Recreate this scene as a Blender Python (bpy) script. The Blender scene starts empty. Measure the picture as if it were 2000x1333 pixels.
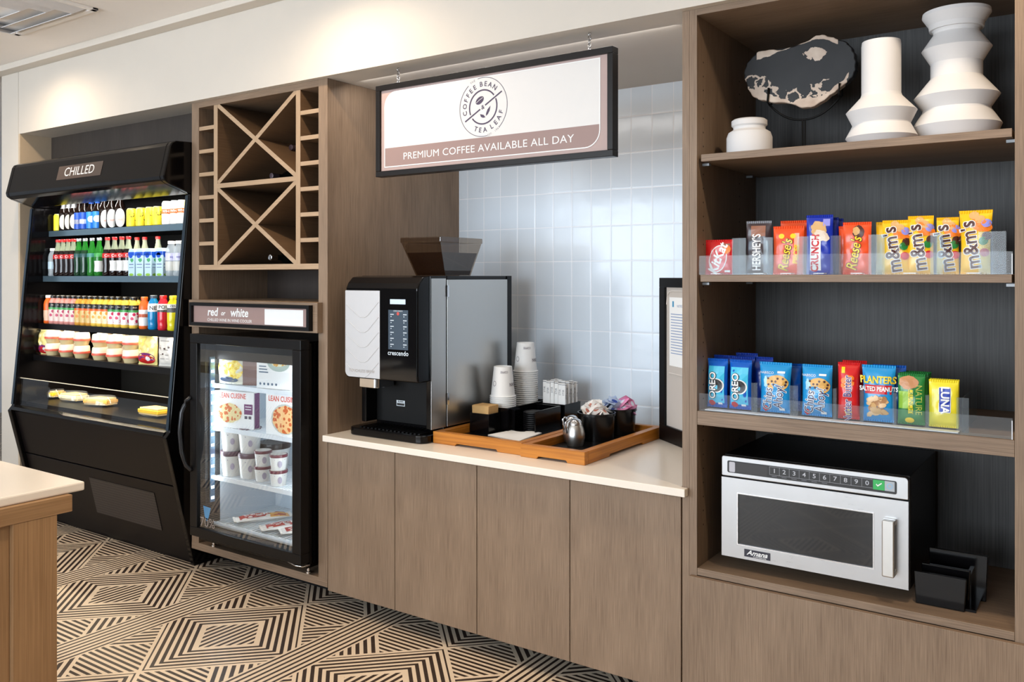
import bpy, bmesh, math, random
from mathutils import Vector, Matrix
random.seed(7)
PI = math.pi
SC = bpy.context.scene
COL = SC.collection

# ------------------------------------------------------------------ camera
FPX = 1686.0                      # focal length in pixels of a 2000 px wide frame
HC = 1.64
YAW = math.atan2(1166, FPX)
cam_d = bpy.data.cameras.new('camera')
cam_d.sensor_width = 36.0
cam_d.lens = FPX / 2000 * 36.0
cam_d.shift_y = -(666.5 - 541.0) / 2000.0
cam_d.clip_start = 0.05
cam = bpy.data.objects.new('camera', cam_d)
COL.objects.link(cam)
cam.location = (0, 0, HC)
cam.rotation_euler = (PI / 2, 0, YAW)
SC.camera = cam

_s, _c = math.sin(YAW), math.cos(YAW)
def at(u, v, X=None, Y=None, Z=None):
    """point seen at photo pixel (u, v) that lies on the plane X=, Y= or Z="""
    t = (u - 1000) / FPX; w = (541 - v) / FPX
    dx = -_s + t * _c; dy = _c + t * _s
    d = X / dx if X is not None else (Y / dy if Y is not None else (Z - HC) / w)
    return Vector((d * dx, d * dy, HC + w * d))

# ------------------------------------------------------------------ world, exposure, lights
SC.view_settings.view_transform = 'Standard'
SC.view_settings.look = 'None'
SC.view_settings.gamma = 1
SC.view_settings.use_curve_mapping = False
SC.view_settings.exposure = 0.0
SC.cycles.use_denoising = True
SC.cycles.transparent_max_bounces = 24
SC.cycles.max_bounces = 10
SC.cycles.caustics_reflective = False
SC.cycles.caustics_refractive = False
SC.cycles.sample_clamp_indirect = 6.0
W = bpy.data.worlds.new('daylight'); SC.world = W; W.use_nodes = True
bg = W.node_tree.nodes['Background']
bg.inputs[0].default_value = (0.80, 0.90, 1.0, 1); bg.inputs[1].default_value = 0.55

def area(name, loc, rot, sx, sy, power, color, spread=None):
    l = bpy.data.lights.new(name, 'AREA'); l.shape = 'RECTANGLE'; l.size = sx; l.size_y = sy
    l.energy = power; l.color = color
    if spread: l.spread = spread
    o = bpy.data.objects.new(name, l); COL.objects.link(o); o.location = loc; o.rotation_euler = rot
    return o
def spot(name, loc, power, color, size=math.radians(95), blend=0.6, rot=(0, 0, 0), r=0.04):
    l = bpy.data.lights.new(name, 'SPOT'); l.energy = power; l.color = color; l.spot_size = size
    l.spot_blend = blend; l.shadow_soft_size = r
    o = bpy.data.objects.new(name, l); COL.objects.link(o); o.location = loc; o.rotation_euler = rot
    return o
def _niche_fill():
    area('niche_fill_added', (-2.23, 3.10, 2.612), (math.radians(22), 0, 0), 1.7, .05, 7, (1, .97, .94))  # soft fill added to brighten the niche, no known fixture there
WARM = (1.0, 0.80, 0.58)
COOL = (0.80, 0.90, 1.0)
# daylight through the windows of the room behind and to the right of the camera
for wx in (-6.3, -3.8, -1.3):
    area('window_daylight', (wx, -4.05, 1.75), (PI / 2, 0, 0), 2.1, 2.3, 172, COOL)
# row of recessed ceiling downlights in front of the bulkhead, and more over the room
for wx in (-5.53, -2.9, -0.30):
    spot('downlight', (wx, 2.50, 3.07), 62, WARM, math.radians(164), 1.0, r=.05)
for wx in (-4.6, -2.2, 0.2):
    spot('downlight_room', (wx, 1.7, 3.07), 170, WARM, math.radians(72), 0.9, r=.06)
    spot('downlight_room', (wx, -1.2, 3.07), 150, WARM, math.radians(72), 0.9, r=.06)

_niche_fill()

# ------------------------------------------------------------------ materials
def nt(name):
    m = bpy.data.materials.new(name); m.use_nodes = True
    t = m.node_tree; p = t.nodes['Principled BSDF']
    return m, t, p
def L(c):
    return tuple((x / 12.92 if x <= 0.04045 else ((x + 0.055) / 1.055) ** 2.4) for x in c)
def rgb(r, g, b):
    return L((r / 255, g / 255, b / 255)) + (1,)
_mc = {}
def mat(name, col, rough=0.5, metal=0.0, spec=0.5, coat=0.0, vary=0.06, scale=30, emis=None, es=0):
    """plain procedural surface: colour with a faint noise, and a roughness"""
    if name in _mc: return _mc[name]
    m, t, p = nt(name)
    if len(col) == 3: col = rgb(*col)
    n = t.nodes.new('ShaderNodeTexNoise'); n.inputs['Scale'].default_value = scale
    tc = t.nodes.new('ShaderNodeTexCoord'); t.links.new(tc.outputs['Object'], n.inputs['Vector'])
    mx = t.nodes.new('ShaderNodeMix'); mx.data_type = 'RGBA'
    a = [c * (1 - vary) for c in col[:3]] + [1]; b = [min(1, c * (1 + vary)) for c in col[:3]] + [1]
    mx.inputs[6].default_value = a; mx.inputs[7].default_value = b
    t.links.new(n.outputs['Fac'], mx.inputs[0]); t.links.new(mx.outputs[2], p.inputs['Base Color'])
    p.inputs['Roughness'].default_value = rough; p.inputs['Metallic'].default_value = metal
    p.inputs['Specular IOR Level'].default_value = spec
    p.inputs['Coat Weight'].default_value = coat
    if emis:
        p.inputs['Emission Color'].default_value = emis; p.inputs['Emission Strength'].default_value = es
    _mc[name] = m
    return m
def wood(name, ca, cb, axis='Z', rough=0.5, fine=420, scale=1.0):
    """laminate or timber with fine grain running along the given axis"""
    m, t, p = nt(name)
    tc = t.nodes.new('ShaderNodeTexCoord')
    mp = t.nodes.new('ShaderNodeMapping'); t.links.new(tc.outputs['Object'], mp.inputs[0])
    s1 = [1.0, 1.0, 1.0]; k = 'XYZ'.index(axis); s1[k] = 0.018
    mp.inputs['Scale'].default_value = s1
    n1 = t.nodes.new('ShaderNodeTexNoise'); n1.inputs['Scale'].default_value = fine; n1.inputs['Detail'].default_value = 3
    n2 = t.nodes.new('ShaderNodeTexNoise'); n2.inputs['Scale'].default_value = 9 * scale; n2.inputs['Detail'].default_value = 2
    mp2 = t.nodes.new('ShaderNodeMapping'); s2 = [1, 1, 1]; s2[k] = 0.25; mp2.inputs['Scale'].default_value = s2
    t.links.new(tc.outputs['Object'], mp2.inputs[0])
    t.links.new(mp.outputs[0], n1.inputs['Vector']); t.links.new(mp2.outputs[0], n2.inputs['Vector'])
    add = t.nodes.new('ShaderNodeMath'); add.operation = 'MULTIPLY_ADD'; add.inputs[1].default_value = 0.75
    ml = t.nodes.new('ShaderNodeMath'); ml.operation = 'MULTIPLY'; ml.inputs[1].default_value = 0.35
    t.links.new(n2.outputs['Fac'], ml.inputs[0]); t.links.new(n1.outputs['Fac'], add.inputs[0]); t.links.new(ml.outputs[0], add.inputs[2])
    r = t.nodes.new('ShaderNodeValToRGB'); r.color_ramp.elements[0].position = 0.30; r.color_ramp.elements[1].position = 0.80
    r.color_ramp.elements[0].color = rgb(*ca); r.color_ramp.elements[1].color = rgb(*cb)
    t.links.new(add.outputs[0], r.inputs[0]); t.links.new(r.outputs[0], p.inputs['Base Color'])
    b = t.nodes.new('ShaderNodeBump'); b.inputs['Strength'].default_value = 0.08; b.inputs['Distance'].default_value = 0.002
    t.links.new(n1.outputs['Fac'], b.inputs['Height']); t.links.new(b.outputs[0], p.inputs['Normal'])
    p.inputs['Roughness'].default_value = rough; p.inputs['Specular IOR Level'].default_value = 0.35
    return m
def glass(name, tint=(1, 1, 1, 1), base=0.04, gain=0.55, rough=0.0, haze=0.0):
    """thin pane: lets light through, reflects at grazing angles"""
    m = bpy.data.materials.new(name); m.use_nodes = True; t = m.node_tree; t.nodes.clear()
    o = t.nodes.new('ShaderNodeOutputMaterial'); mx = t.nodes.new('ShaderNodeMixShader')
    tr = t.nodes.new('ShaderNodeBsdfTransparent'); tr.inputs[0].default_value = tint
    gl = t.nodes.new('ShaderNodeBsdfGlossy'); gl.inputs['Roughness'].default_value = rough
    fr = t.nodes.new('ShaderNodeFresnel'); fr.inputs['IOR'].default_value = 1.45
    ma = t.nodes.new('ShaderNodeMath'); ma.operation = 'MULTIPLY_ADD'; ma.inputs[1].default_value = gain; ma.inputs[2].default_value = base
    ge = t.nodes.new('ShaderNodeNewGeometry'); fo = X_(t, ma.outputs[0]) * (1 - X_(t, ge.outputs['Backfacing']))
    t.links.new(fr.outputs[0], ma.inputs[0]); t.links.new(fo.v, mx.inputs[0])
    t.links.new(tr.outputs[0], mx.inputs[1]); t.links.new(gl.outputs[0], mx.inputs[2])
    last = mx
    if haze:
        df = t.nodes.new('ShaderNodeBsdfDiffuse'); df.inputs[0].default_value = (0.9, 0.95, 1, 1)
        m2 = t.nodes.new('ShaderNodeMixShader'); m2.inputs[0].default_value = haze
        t.links.new(mx.outputs[0], m2.inputs[1]); t.links.new(df.outputs[0], m2.inputs[2]); last = m2
    t.links.new(last.outputs[0], o.inputs[0])
    return m

class X_:
    """tiny expression builder for shader math"""
    def __init__(s, t, v): s.t = t; s.v = v
    def _b(s, op, o=None, sw=False):
        n = s.t.nodes.new('ShaderNodeMath'); n.operation = op
        def put(i, q):
            q = q.v if isinstance(q, X_) else q
            if isinstance(q, (int, float)): n.inputs[i].default_value = q
            else: s.t.links.new(q, n.inputs[i])
        if sw: put(0, o); put(1, s)
        else:
            put(0, s)
            if o is not None: put(1, o)
        return X_(s.t, n.outputs[0])
    def __add__(s, o): return s._b('ADD', o)
    def __sub__(s, o): return s._b('SUBTRACT', o)
    def __rsub__(s, o): return s._b('SUBTRACT', o, True)
    def __mul__(s, o): return s._b('MULTIPLY', o)
    def fract(s): return s._b('FRACT')
    def floor(s): return s._b('FLOOR')
    def abs(s): return s._b('ABSOLUTE')
    def gt(s, o): return s._b('GREATER_THAN', o)
    def lt(s, o): return s._b('LESS_THAN', o)
    def mn(s, o): return s._b('MINIMUM', o)
    def mx(s, o): return s._b('MAXIMUM', o)
def pick(c, a, b): return c * a + (1 - c) * b

def floor_material():
    m, t, p = nt('patterned_floor_tile')
    g = t.nodes.new('ShaderNodeNewGeometry'); sp = t.nodes.new('ShaderNodeSeparateXYZ')
    t.links.new(g.outputs['Position'], sp.inputs[0])
    x = (X_(t, sp.outputs[0]) + 3.309) * (1 / 0.9) + 40
    y = (X_(t, sp.outputs[1]) - 2.965) * (1 / 0.9) + 40
    fx = x.fract()
    qx = (x + 0.5).fract() - 0.5; qy = (y + 0.5).fract() - 0.5
    u = qx.abs(); v = qy.abs()
    st = lambda e, pitch, duty=0.5: (e * (1 / pitch)).fract().lt(duty)
    band = st(fx - 0.407, 0.0345, 0.42)
    d = u + 0.5 - v
    inner = st(qx + 0.2, 0.036, 0.5) * d.lt(0.185)
    conc = (d * 20.0).fract().gt(0.5)
    dia = pick(d.lt(0.2), inner, conc)
    uv = u + v
    cor1 = ((uv - 0.45) * (1 / 0.054)).fract().gt(0.5)
    cor2 = (v * (1 / 0.0325) + 0.25).fract().gt(0.5)
    cor = pick(uv.gt(0.45), cor1 * uv.gt(0.462), cor2)
    nb = pick(v.gt(u), dia, cor) * (v - u).abs().gt(0.013) * (u - 0.4).abs().gt(0.007)
    dark = pick(u.gt(0.4), band, nb)
    no = t.nodes.new('ShaderNodeTexNoise'); no.inputs['Scale'].default_value = 2.2; no.inputs['Detail'].default_value = 5
    t.links.new(g.outputs['Position'], no.inputs['Vector'])
    no2 = t.nodes.new('ShaderNodeTexNoise'); no2.inputs['Scale'].default_value = 60; no2.inputs['Detail'].default_value = 3
    t.links.new(g.outputs['Position'], no2.inputs['Vector'])
    cr = t.nodes.new('ShaderNodeMix'); cr.data_type = 'RGBA'
    cr.inputs[6].default_value = rgb(206, 186, 162); cr.inputs[7].default_value = rgb(222, 205, 182)
    t.links.new(no.outputs['Fac'], cr.inputs[0])
    dk = t.nodes.new('ShaderNodeMix'); dk.data_type = 'RGBA'
    dk.inputs[6].default_value = rgb(34, 26, 22); dk.inputs[7].default_value = rgb(66, 52, 44)
    t.links.new(no2.outputs['Fac'], dk.inputs[0])
    mx = t.nodes.new('ShaderNodeMix'); mx.data_type = 'RGBA'
    t.links.new(dark.v, mx.inputs[0]); t.links.new(cr.outputs[2], mx.inputs[6]); t.links.new(dk.outputs[2], mx.inputs[7])
    t.links.new(mx.outputs[2], p.inputs['Base Color'])
    p.inputs['Roughness'].default_value = 0.42; p.inputs['Specular IOR Level'].default_value = 0.3
    return m

def wall_tile_material():
    m, t, p = nt('glazed_wall_tile')
    g = t.nodes.new('ShaderNodeNewGeometry'); sp = t.nodes.new('ShaderNodeSeparateXYZ')
    t.links.new(g.outputs['Position'], sp.inputs[0])
    x = (X_(t, sp.outputs[0]) + 2.274) * (1 / 0.1185) + 60
    z = (X_(t, sp.outputs[2]) - 1.724) * (1 / 0.187) + 60
    fx, fz = x.fract(), z.fract()
    ex = (fx - 0.5).abs(); ez = (fz - 0.5).abs()
    grout = ex.gt(0.482).mx(ez.gt(0.488))
    cell = t.nodes.new('ShaderNodeCombineXYZ'); t.links.new(x.floor().v, cell.inputs[0]); t.links.new(z.floor().v, cell.inputs[1])
    wn = t.nodes.new('ShaderNodeTexWhiteNoise'); wn.noise_dimensions = '2D'; t.links.new(cell.outputs[0], wn.inputs['Vector'])
    sc = t.nodes.new('ShaderNodeSeparateColor'); t.links.new(wn.outputs['Color'], sc.inputs[0])
    r1, r2, r3 = (X_(t, sc.outputs[i]) for i in range(3))
    no = t.nodes.new('ShaderNodeTexNoise'); no.inputs['Scale'].default_value = 7; t.links.new(g.outputs['Position'], no.inputs['Vector'])
    edge = (ex - 0.44).mx(0) * 9 + (ez - 0.46).mx(0) * 9
    h = (r1 - 0.5) * fx * 0.9 + (r2 - 0.5) * fz * 1.1 + X_(t, no.outputs['Fac']) * 1.3 - edge
    b = t.nodes.new('ShaderNodeBump'); b.inputs['Strength'].default_value = 0.35; b.inputs['Distance'].default_value = 0.004
    t.links.new(h.v, b.inputs['Height']); t.links.new(b.outputs[0], p.inputs['Normal'])
    mx = t.nodes.new('ShaderNodeMix'); mx.data_type = 'RGBA'
    mx.inputs[6].default_value = rgb(214, 225, 235); mx.inputs[7].default_value = rgb(236, 240, 246)
    t.links.new(grout.v, mx.inputs[0])
    m2 = t.nodes.new('ShaderNodeMix'); m2.data_type = 'RGBA'; m2.blend_type = 'MULTIPLY'; m2.inputs[0].default_value = 1
    vv = (r3 * 0.06 + 0.94)
    cc = t.nodes.new('ShaderNodeCombineColor'); [t.links.new(vv.v, cc.inputs[i]) for i in range(3)]
    t.links.new(mx.outputs[2], m2.inputs[6]); t.links.new(cc.outputs[0], m2.inputs[7]); t.links.new(m2.outputs[2], p.inputs['Base Color'])
    rr = grout * 0.5 + 0.17; t.links.new(rr.v, p.inputs['Roughness'])
    p.inputs['Specular IOR Level'].default_value = 0.38
    return m
def steel(name, base=(0.46, 0.46, 0.465, 1), rough=0.30, axis='X', an=90):
    m, t, p = nt(name)
    tc = t.nodes.new('ShaderNodeTexCoord'); mp = t.nodes.new('ShaderNodeMapping'); t.links.new(tc.outputs['Object'], mp.inputs[0])
    s = [1.0, 1.0, 1.0]; s['XYZ'.index(axis)] = 0.02; mp.inputs['Scale'].default_value = s
    n = t.nodes.new('ShaderNodeTexNoise'); n.inputs['Scale'].default_value = 500; t.links.new(mp.outputs[0], n.inputs['Vector'])
    n2 = t.nodes.new('ShaderNodeTexNoise'); n2.inputs['Scale'].default_value = 6; t.links.new(tc.outputs['Object'], n2.inputs['Vector'])
    r = X_(t, n.outputs['Fac']) * 0.12 + X_(t, n2.outputs['Fac']) * 0.05 + (rough - 0.08)
    t.links.new(r.v, p.inputs['Roughness']); p.inputs['Base Color'].default_value = base; p.inputs['Metallic'].default_value = 1
    return m

M_wood = wood('grey_oak_laminate', (106, 86, 69), (152, 129, 107))
M_woodh = wood('grey_oak_laminate_crosswise', (106, 86, 69), (152, 129, 107), 'X')
M_woody = wood('grey_oak_laminate_depthwise', (106, 86, 69), (152, 129, 107), 'Y')
M_wooddk = wood('charcoal_laminate', (44, 42, 41), (82, 80, 78), fine=240)
M_rack = wood('rack_oak_lit', (150, 124, 98), (188, 160, 130), 'X')  # lighter copy of the rack oak for the lit front edges
M_rackz = wood('rack_oak_lit_upright', (150, 124, 98), (188, 160, 130), 'Z')
M_rackshade = wood('rack_oak_shaded', (96, 74, 54), (122, 96, 72), 'Y')  # darker copy of the rack oak, shade painted onto the inner faces
M_rackdk = wood('rack_back_laminate', (44, 36, 31), (60, 50, 44))
M_tray = wood('orange_bamboo', (150, 84, 20), (206, 134, 48), 'X', 0.35, 120)
M_trayy = wood('orange_bamboo_lengthwise', (150, 84, 20), (206, 134, 48), 'Y', 0.35, 120)
M_table = wood('table_oak', (130, 98, 66), (170, 134, 96), 'Z', 0.5, 160)
M_tableh = wood('table_oak_crosswise', (130, 98, 66), (170, 134, 96), 'Y', 0.5, 160)
M_plaster = mat('cream_wall_panel', (206, 198, 187), 0.6, vary=0.03, scale=5)
M_jamb = mat('beige_niche_jamb', (196, 176, 150), 0.6, vary=0.04)
M_ceil = mat('ceiling_paint', (238, 232, 226), 0.8, vary=0.01)
M_vent = mat('vent_enamel', (232, 228, 224), 0.4)
M_counter = mat('cream_quartz', (236, 226, 212), 0.25, vary=0.02, scale=200)
M_black = mat('black_gloss_enamel', (9, 8, 9), 0.13, spec=0.30)
M_blacks = mat('black_satin', (12, 11, 12), 0.34, spec=.25)
M_blackm = mat('black_matte', (10, 10, 10), 0.6, spec=0.2)
M_brownblk = mat('dark_base_enamel', (15, 11, 11), 0.36, spec=.22)
M_shelfgrey = mat('grey_shelf_edge', (120, 150, 168), 0.3, metal=0.4)
M_shelfdk = mat('dark_shelf_edge', (34, 38, 44), 0.35)
M_chrome = mat('chrome', (210, 210, 212), 0.12, metal=1.0)
M_white = mat('white_paint', (235, 235, 233), 0.4, vary=0.01)
M_ceramic = mat('white_matte_ceramic', (222, 220, 219), 0.75, spec=0.2, vary=0.015, scale=12)
M_paper = mat('white_paper', (240, 238, 234), 0.7, vary=0.01)
M_steel = steel('brushed_steel')
M_steelv = steel('brushed_steel_upright', axis='Z', rough=0.32, base=(0.56, 0.55, 0.53, 1))
M_glass = glass('clear_glass')
M_doorglass = glass('cooler_door_glass', (0.90, 0.93, 0.95, 1), 0.09, 1.3)
M_acryl = glass('clear_acrylic', (0.95, 0.975, 0.99, 1), 0.01, 0.12, 0.05, 0.045)
M_smoke = glass('smoked_hopper_plastic', (0.66, 0.58, 0.50, 1), 0.07, 0.7, 0.03)
M_mauve = mat('mauve_sign_print', (150, 124, 118), 0.5, vary=0.02)
M_signwhite = mat('sign_white', (220, 217, 214), 0.45, vary=0.01)
M_plum = mat('plum_ink', (66, 50, 78), 0.5)
M_inkgrey = mat('grey_ink', (150, 145, 150), 0.5)
M_floor = floor_material()
M_tile = wall_tile_material()
def C(name, r, g, b, rough=0.35, **k): return mat(name, (r, g, b), rough, **k)

# ------------------------------------------------------------------ mesh helpers
_tc = {}
def text_geo(s, size=1.0, bold=0.0, shear=0.0, space=1.0, ax='CENTER'):
    key = (s, round(bold, 4), shear, space, ax)
    if key not in _tc:
        cu = bpy.data.curves.new('tmp', 'FONT'); cu.body = s; cu.size = 1.0; cu.align_x = ax; cu.align_y = 'CENTER'
        cu.offset = bold; cu.shear = shear; cu.space_character = space; cu.resolution_u = 3
        o = bpy.data.objects.new('tmp', cu); COL.objects.link(o)
        me = bpy.data.meshes.new_from_object(o)
        _tc[key] = ([(v.co.x, v.co.y) for v in me.vertices], [list(p.vertices) for p in me.polygons])
        bpy.data.objects.remove(o); bpy.data.meshes.remove(me); bpy.data.curves.remove(cu)
    vs, fs = _tc[key]
    return [(x * size, y * size) for x, y in vs], fs

class MB:
    def __init__(s, *mats, local=False):
        s.v = []; s.f = []; s.mi = []; s.mats = list(mats); s.local = local; s.T = None
    def m(s, mt):
        if mt is None: return 0
        if mt not in s.mats: s.mats.append(mt)
        return s.mats.index(mt)
    def add(s, vs, fs, mt=None):
        b = len(s.v); k = s.m(mt)
        for q in vs:
            q = Vector(q)
            if s.T is not None: q = s.T @ q
            s.v.append(tuple(q))
        for f in fs: s.f.append([b + i for i in f]); s.mi.append(k)
        return s
    def box(s, x0, x1, y0, y1, z0, z1, mt=None):
        x0, x1 = min(x0, x1), max(x0, x1); y0, y1 = min(y0, y1), max(y0, y1); z0, z1 = min(z0, z1), max(z0, z1)
        vs = [(x, y, z) for z in (z0, z1) for y in (y0, y1) for x in (x0, x1)]
        return s.add(vs, [(0, 2, 3, 1), (4, 5, 7, 6), (0, 1, 5, 4), (2, 6, 7, 3), (0, 4, 6, 2), (1, 3, 7, 5)], mt)
    def prism(s, poly, a0, a1, axis='X', mt=None):
        """2D polygon extruded along an axis; poly in the two other axes (in XYZ order)"""
        n = len(poly); vs = []
        for a in (a0, a1):
            for p, q in poly:
                vs.append({'X': (a, p, q), 'Y': (p, a, q), 'Z': (p, q, a)}[axis])
        fs = [list(range(n))[::-1], list(range(n, 2 * n))] + [(i, (i + 1) % n, n + (i + 1) % n, n + i) for i in range(n)]
        return s.add(vs, fs, mt)
    def lathe(s, prof, c=(0, 0, 0), n=24, axis='Z', mt=None, cap=True, sx=1, sy=1):
        vs = []; c = Vector(c)
        for r, h in prof:
            for i in range(n):
                a = 2 * PI * i / n; p, q = r * math.cos(a) * sx, r * math.sin(a) * sy
                vs.append(c + Vector({'Z': (p, q, h), 'Y': (p, h, q), 'X': (h, p, q)}[axis]))
        fs = []
        for j in range(len(prof) - 1):
            for i in range(n):
                k = (i + 1) % n; fs.append((j * n + i, j * n + k, (j + 1) * n + k, (j + 1) * n + i))
        if cap:
            fs.append(list(range(n))[::-1]); fs.append([(len(prof) - 1) * n + i for i in range(n)])
        return s.add(vs, fs, mt)
    def tube(s, pts, r, n=8, mt=None, close=False):
        pts = [Vector(p) for p in pts]; vs = []; m = len(pts)
        for i, p in enumerate(pts):
            d = (pts[(i + 1) % m] - pts[i - 1]) if close else (pts[min(i + 1, m - 1)] - pts[max(i - 1, 0)])
            d.normalize(); up = Vector((0, 0, 1)) if abs(d.z) < 0.9 else Vector((1, 0, 0))
            a = d.cross(up).normalized(); b = d.cross(a)
            rr = r[i] if isinstance(r, (list, tuple)) else r
            for k in range(n):
                t = 2 * PI * k / n; vs.append(p + a * math.cos(t) * rr + b * math.sin(t) * rr)
        fs = []
        for i in range(m if close else m - 1):
            j = (i + 1) % m
            for k in range(n):
                l = (k + 1) % n; fs.append((i * n + k, i * n + l, j * n + l, j * n + k))
        if not close: fs += [list(range(n))[::-1], [(m - 1) * n + k for k in range(n)]]
        return s.add(vs, fs, mt)
    def flat(s, pts2, fs, f, mt=None):
        return s.add([f(x, y) for x, y in pts2], fs, mt)
    def text(s, txt, f, size, mt=None, x=0, y=0, rot=0, bold=0.0, shear=0.0, space=1.0, sx=1.0, ax='CENTER'):
        vs, fs = text_geo(txt, size, bold, shear, space, ax); c, sn = math.cos(rot), math.sin(rot)
        return s.flat([(x + c * p * sx - sn * q, y + sn * p * sx + c * q) for p, q in vs], fs, f, mt)
    def rect(s, f, x0, x1, y0, y1, mt=None, n=1, m=1):
        vs = [(x0 + (x1 - x0) * i / n, y0 + (y1 - y0) * j / m) for j in range(m + 1) for i in range(n + 1)]
        fs = [(j * (n + 1) + i, j * (n + 1) + i + 1, (j + 1) * (n + 1) + i + 1, (j + 1) * (n + 1) + i) for j in range(m) for i in range(n)]
        return s.flat(vs, fs, f, mt)
    def disc(s, f, x, y, rx, ry, mt=None, rot=0, n=24, a0=0, a1=2 * PI, rings=2, wob=0, seed=0):
        rd = random.Random(seed); c, sn = math.cos(rot), math.sin(rot); w = [1 + wob * (rd.random() - .5) for _ in range(n + 1)]
        vs = [(x, y)]; full = abs(a1 - a0 - 2 * PI) < 1e-6; k = n if full else n + 1
        for j in range(1, rings + 1):
            for i in range(k):
                a = a0 + (a1 - a0) * i / n; p, q = rx * math.cos(a) * j / rings * w[i], ry * math.sin(a) * j / rings * w[i]
                vs.append((x + c * p - sn * q, y + sn * p + c * q))
        fs = []
        for i in range(n):
            i2 = (i + 1) % k
            fs.append((0, 1 + i, 1 + i2))
            for j in range(1, rings): fs.append((1 + (j - 1) * k + i, 1 + j * k + i, 1 + j * k + i2, 1 + (j - 1) * k + i2))
        return s.flat(vs, fs, f, mt)
    def ring(s, f, x, y, r, w, mt=None, a0=0, a1=2 * PI, n=48, sy=1.0):
        vs = []
        for i in range(n + 1):
            a = a0 + (a1 - a0) * i / n
            vs += [(x + (r - w / 2) * math.cos(a), y + (r - w / 2) * math.sin(a) * sy), (x + (r + w / 2) * math.cos(a), y + (r + w / 2) * math.sin(a) * sy)]
        return s.flat(vs, [(2 * i, 2 * i + 1, 2 * i + 3, 2 * i + 2) for i in range(n)], f, mt)

def tag(o, label=None, cat=None, group=None, kind=None):
    if label: o['label'] = label
    if cat: o['category'] = cat
    if group: o['group'] = group
    if kind: o['kind'] = kind
    return o
def thing(name, label, cat, loc, rz=0, group=None, rx=0):
    o = bpy.data.objects.new(name, None); COL.objects.link(o); o.empty_display_size = 0.05
    o.location = loc; o.rotation_euler = (rx, 0, rz)
    return tag(o, label, cat, group)
def root_of(o):
    while o.parent: o = o.parent
    return o
def obj(name, mb, parent=None, origin=None, bev=0, smooth=False, fix=False, seg=2):
    off = Vector((0, 0, 0))
    if parent is not None:
        if not mb.local: off = Vector(root_of(parent).location)
    elif origin is not None: off = Vector(origin)
    me = bpy.data.meshes.new(name)
    me.from_pydata([tuple(Vector(v) - off) for v in mb.v], [], mb.f)
    for q in mb.mats: me.materials.append(q)
    for i, p in enumerate(me.polygons):
        p.material_index = mb.mi[i]; p.use_smooth = bool(smooth)
    if fix:
        b = bmesh.new(); b.from_mesh(me); bmesh.ops.recalc_face_normals(b, faces=b.faces); b.to_mesh(me); b.free()
    me.update()
    o = bpy.data.objects.new(name, me); COL.objects.link(o)
    if parent is not None: o.parent = parent
    elif origin is not None: o.location = origin
    if bev:
        md = o.modifiers.new('bevel', 'BEVEL'); md.width = bev; md.segments = seg; md.limit_method = 'ANGLE'; md.angle_limit = 0.6
    if smooth and smooth is not True:
        me.set_sharp_from_angle(angle=smooth)
    return o
def shaded_board(name, mb, parent, inner, **k):
    """single-veneer board: lit front edge and shaded faces put into the colours"""
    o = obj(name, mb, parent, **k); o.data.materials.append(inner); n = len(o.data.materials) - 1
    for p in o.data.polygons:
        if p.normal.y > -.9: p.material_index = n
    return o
def struct(name, mb, **k): return tag(obj(name, mb, **k), kind='structure')
def dup(r, loc=None, rz=None, label=None, group=None, parent=None):
    c = r.copy(); COL.objects.link(c); c.parent = parent
    if loc is not None: c.location = loc
    if rz is not None: c.rotation_euler = (c.rotation_euler[0], c.rotation_euler[1], rz)
    if label: c['label'] = label
    if group: c['group'] = group
    for ch in list(r.children): dup(ch, parent=c)
    return c

# ------------------------------------------------------------------ the room
F = 2.98            # face of the built-in joinery
CT = 0.864          # counter top height
struct('floor', MB(M_floor).box(-11, 4.2, -4.1, 7.0, -0.05, 0))
struct('ceiling', MB(M_ceil).box(-11, 4.2, -4.1, 7.0, 3.085, 3.15))
struct('trim_1', MB(M_plaster).box(-11, 4.2, 2.862, 2.945, 3.045, 3.085), bev=0.003)
mb = MB(M_plaster)
mb.box(-6.152, 4.2, 2.945, 4.14, 2.62, 3.085)
struct('wall_upper', mb)
struct('wall_left', MB(M_plaster).box(-6.39, -6.156, 2.945, 4.14, 0, 3.085))
struct('trim_2', MB(M_jamb).box(-6.156, -6.135, 2.946, 3.9, 0, 2.62))
struct('wall_back', MB(M_tile).box(-3.165, -1.297, 4.03, 4.14, CT, 2.62))
struct('wall_niche', MB(M_wooddk).box(-6.135, -4.262, 3.92, 4.0, 0, 2.62))
struct('trim_3', MB(wood('shaded_filler_panel', (50, 44, 40), (72, 64, 58))).box(-6.135, -4.262, 3.16, 3.19, 2.41, 2.62))  # shade of the recess above the cooler put into this panel's colour
struct('wall_beside', MB(M_plaster).box(-0.0595, 4.2, 2.98, 4.14, 0, 2.6195))
struct('wall_far', MB(C('far_room_wall', 205, 210, 218)).box(-11, -6.39, 6.0, 6.2, 0, 3.085))
struct('wall_far_side', MB(C('far_room_wall', 205, 210, 218)).box(-11.1, -11, -4.1, 7.0, 0, 3.085))
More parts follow.
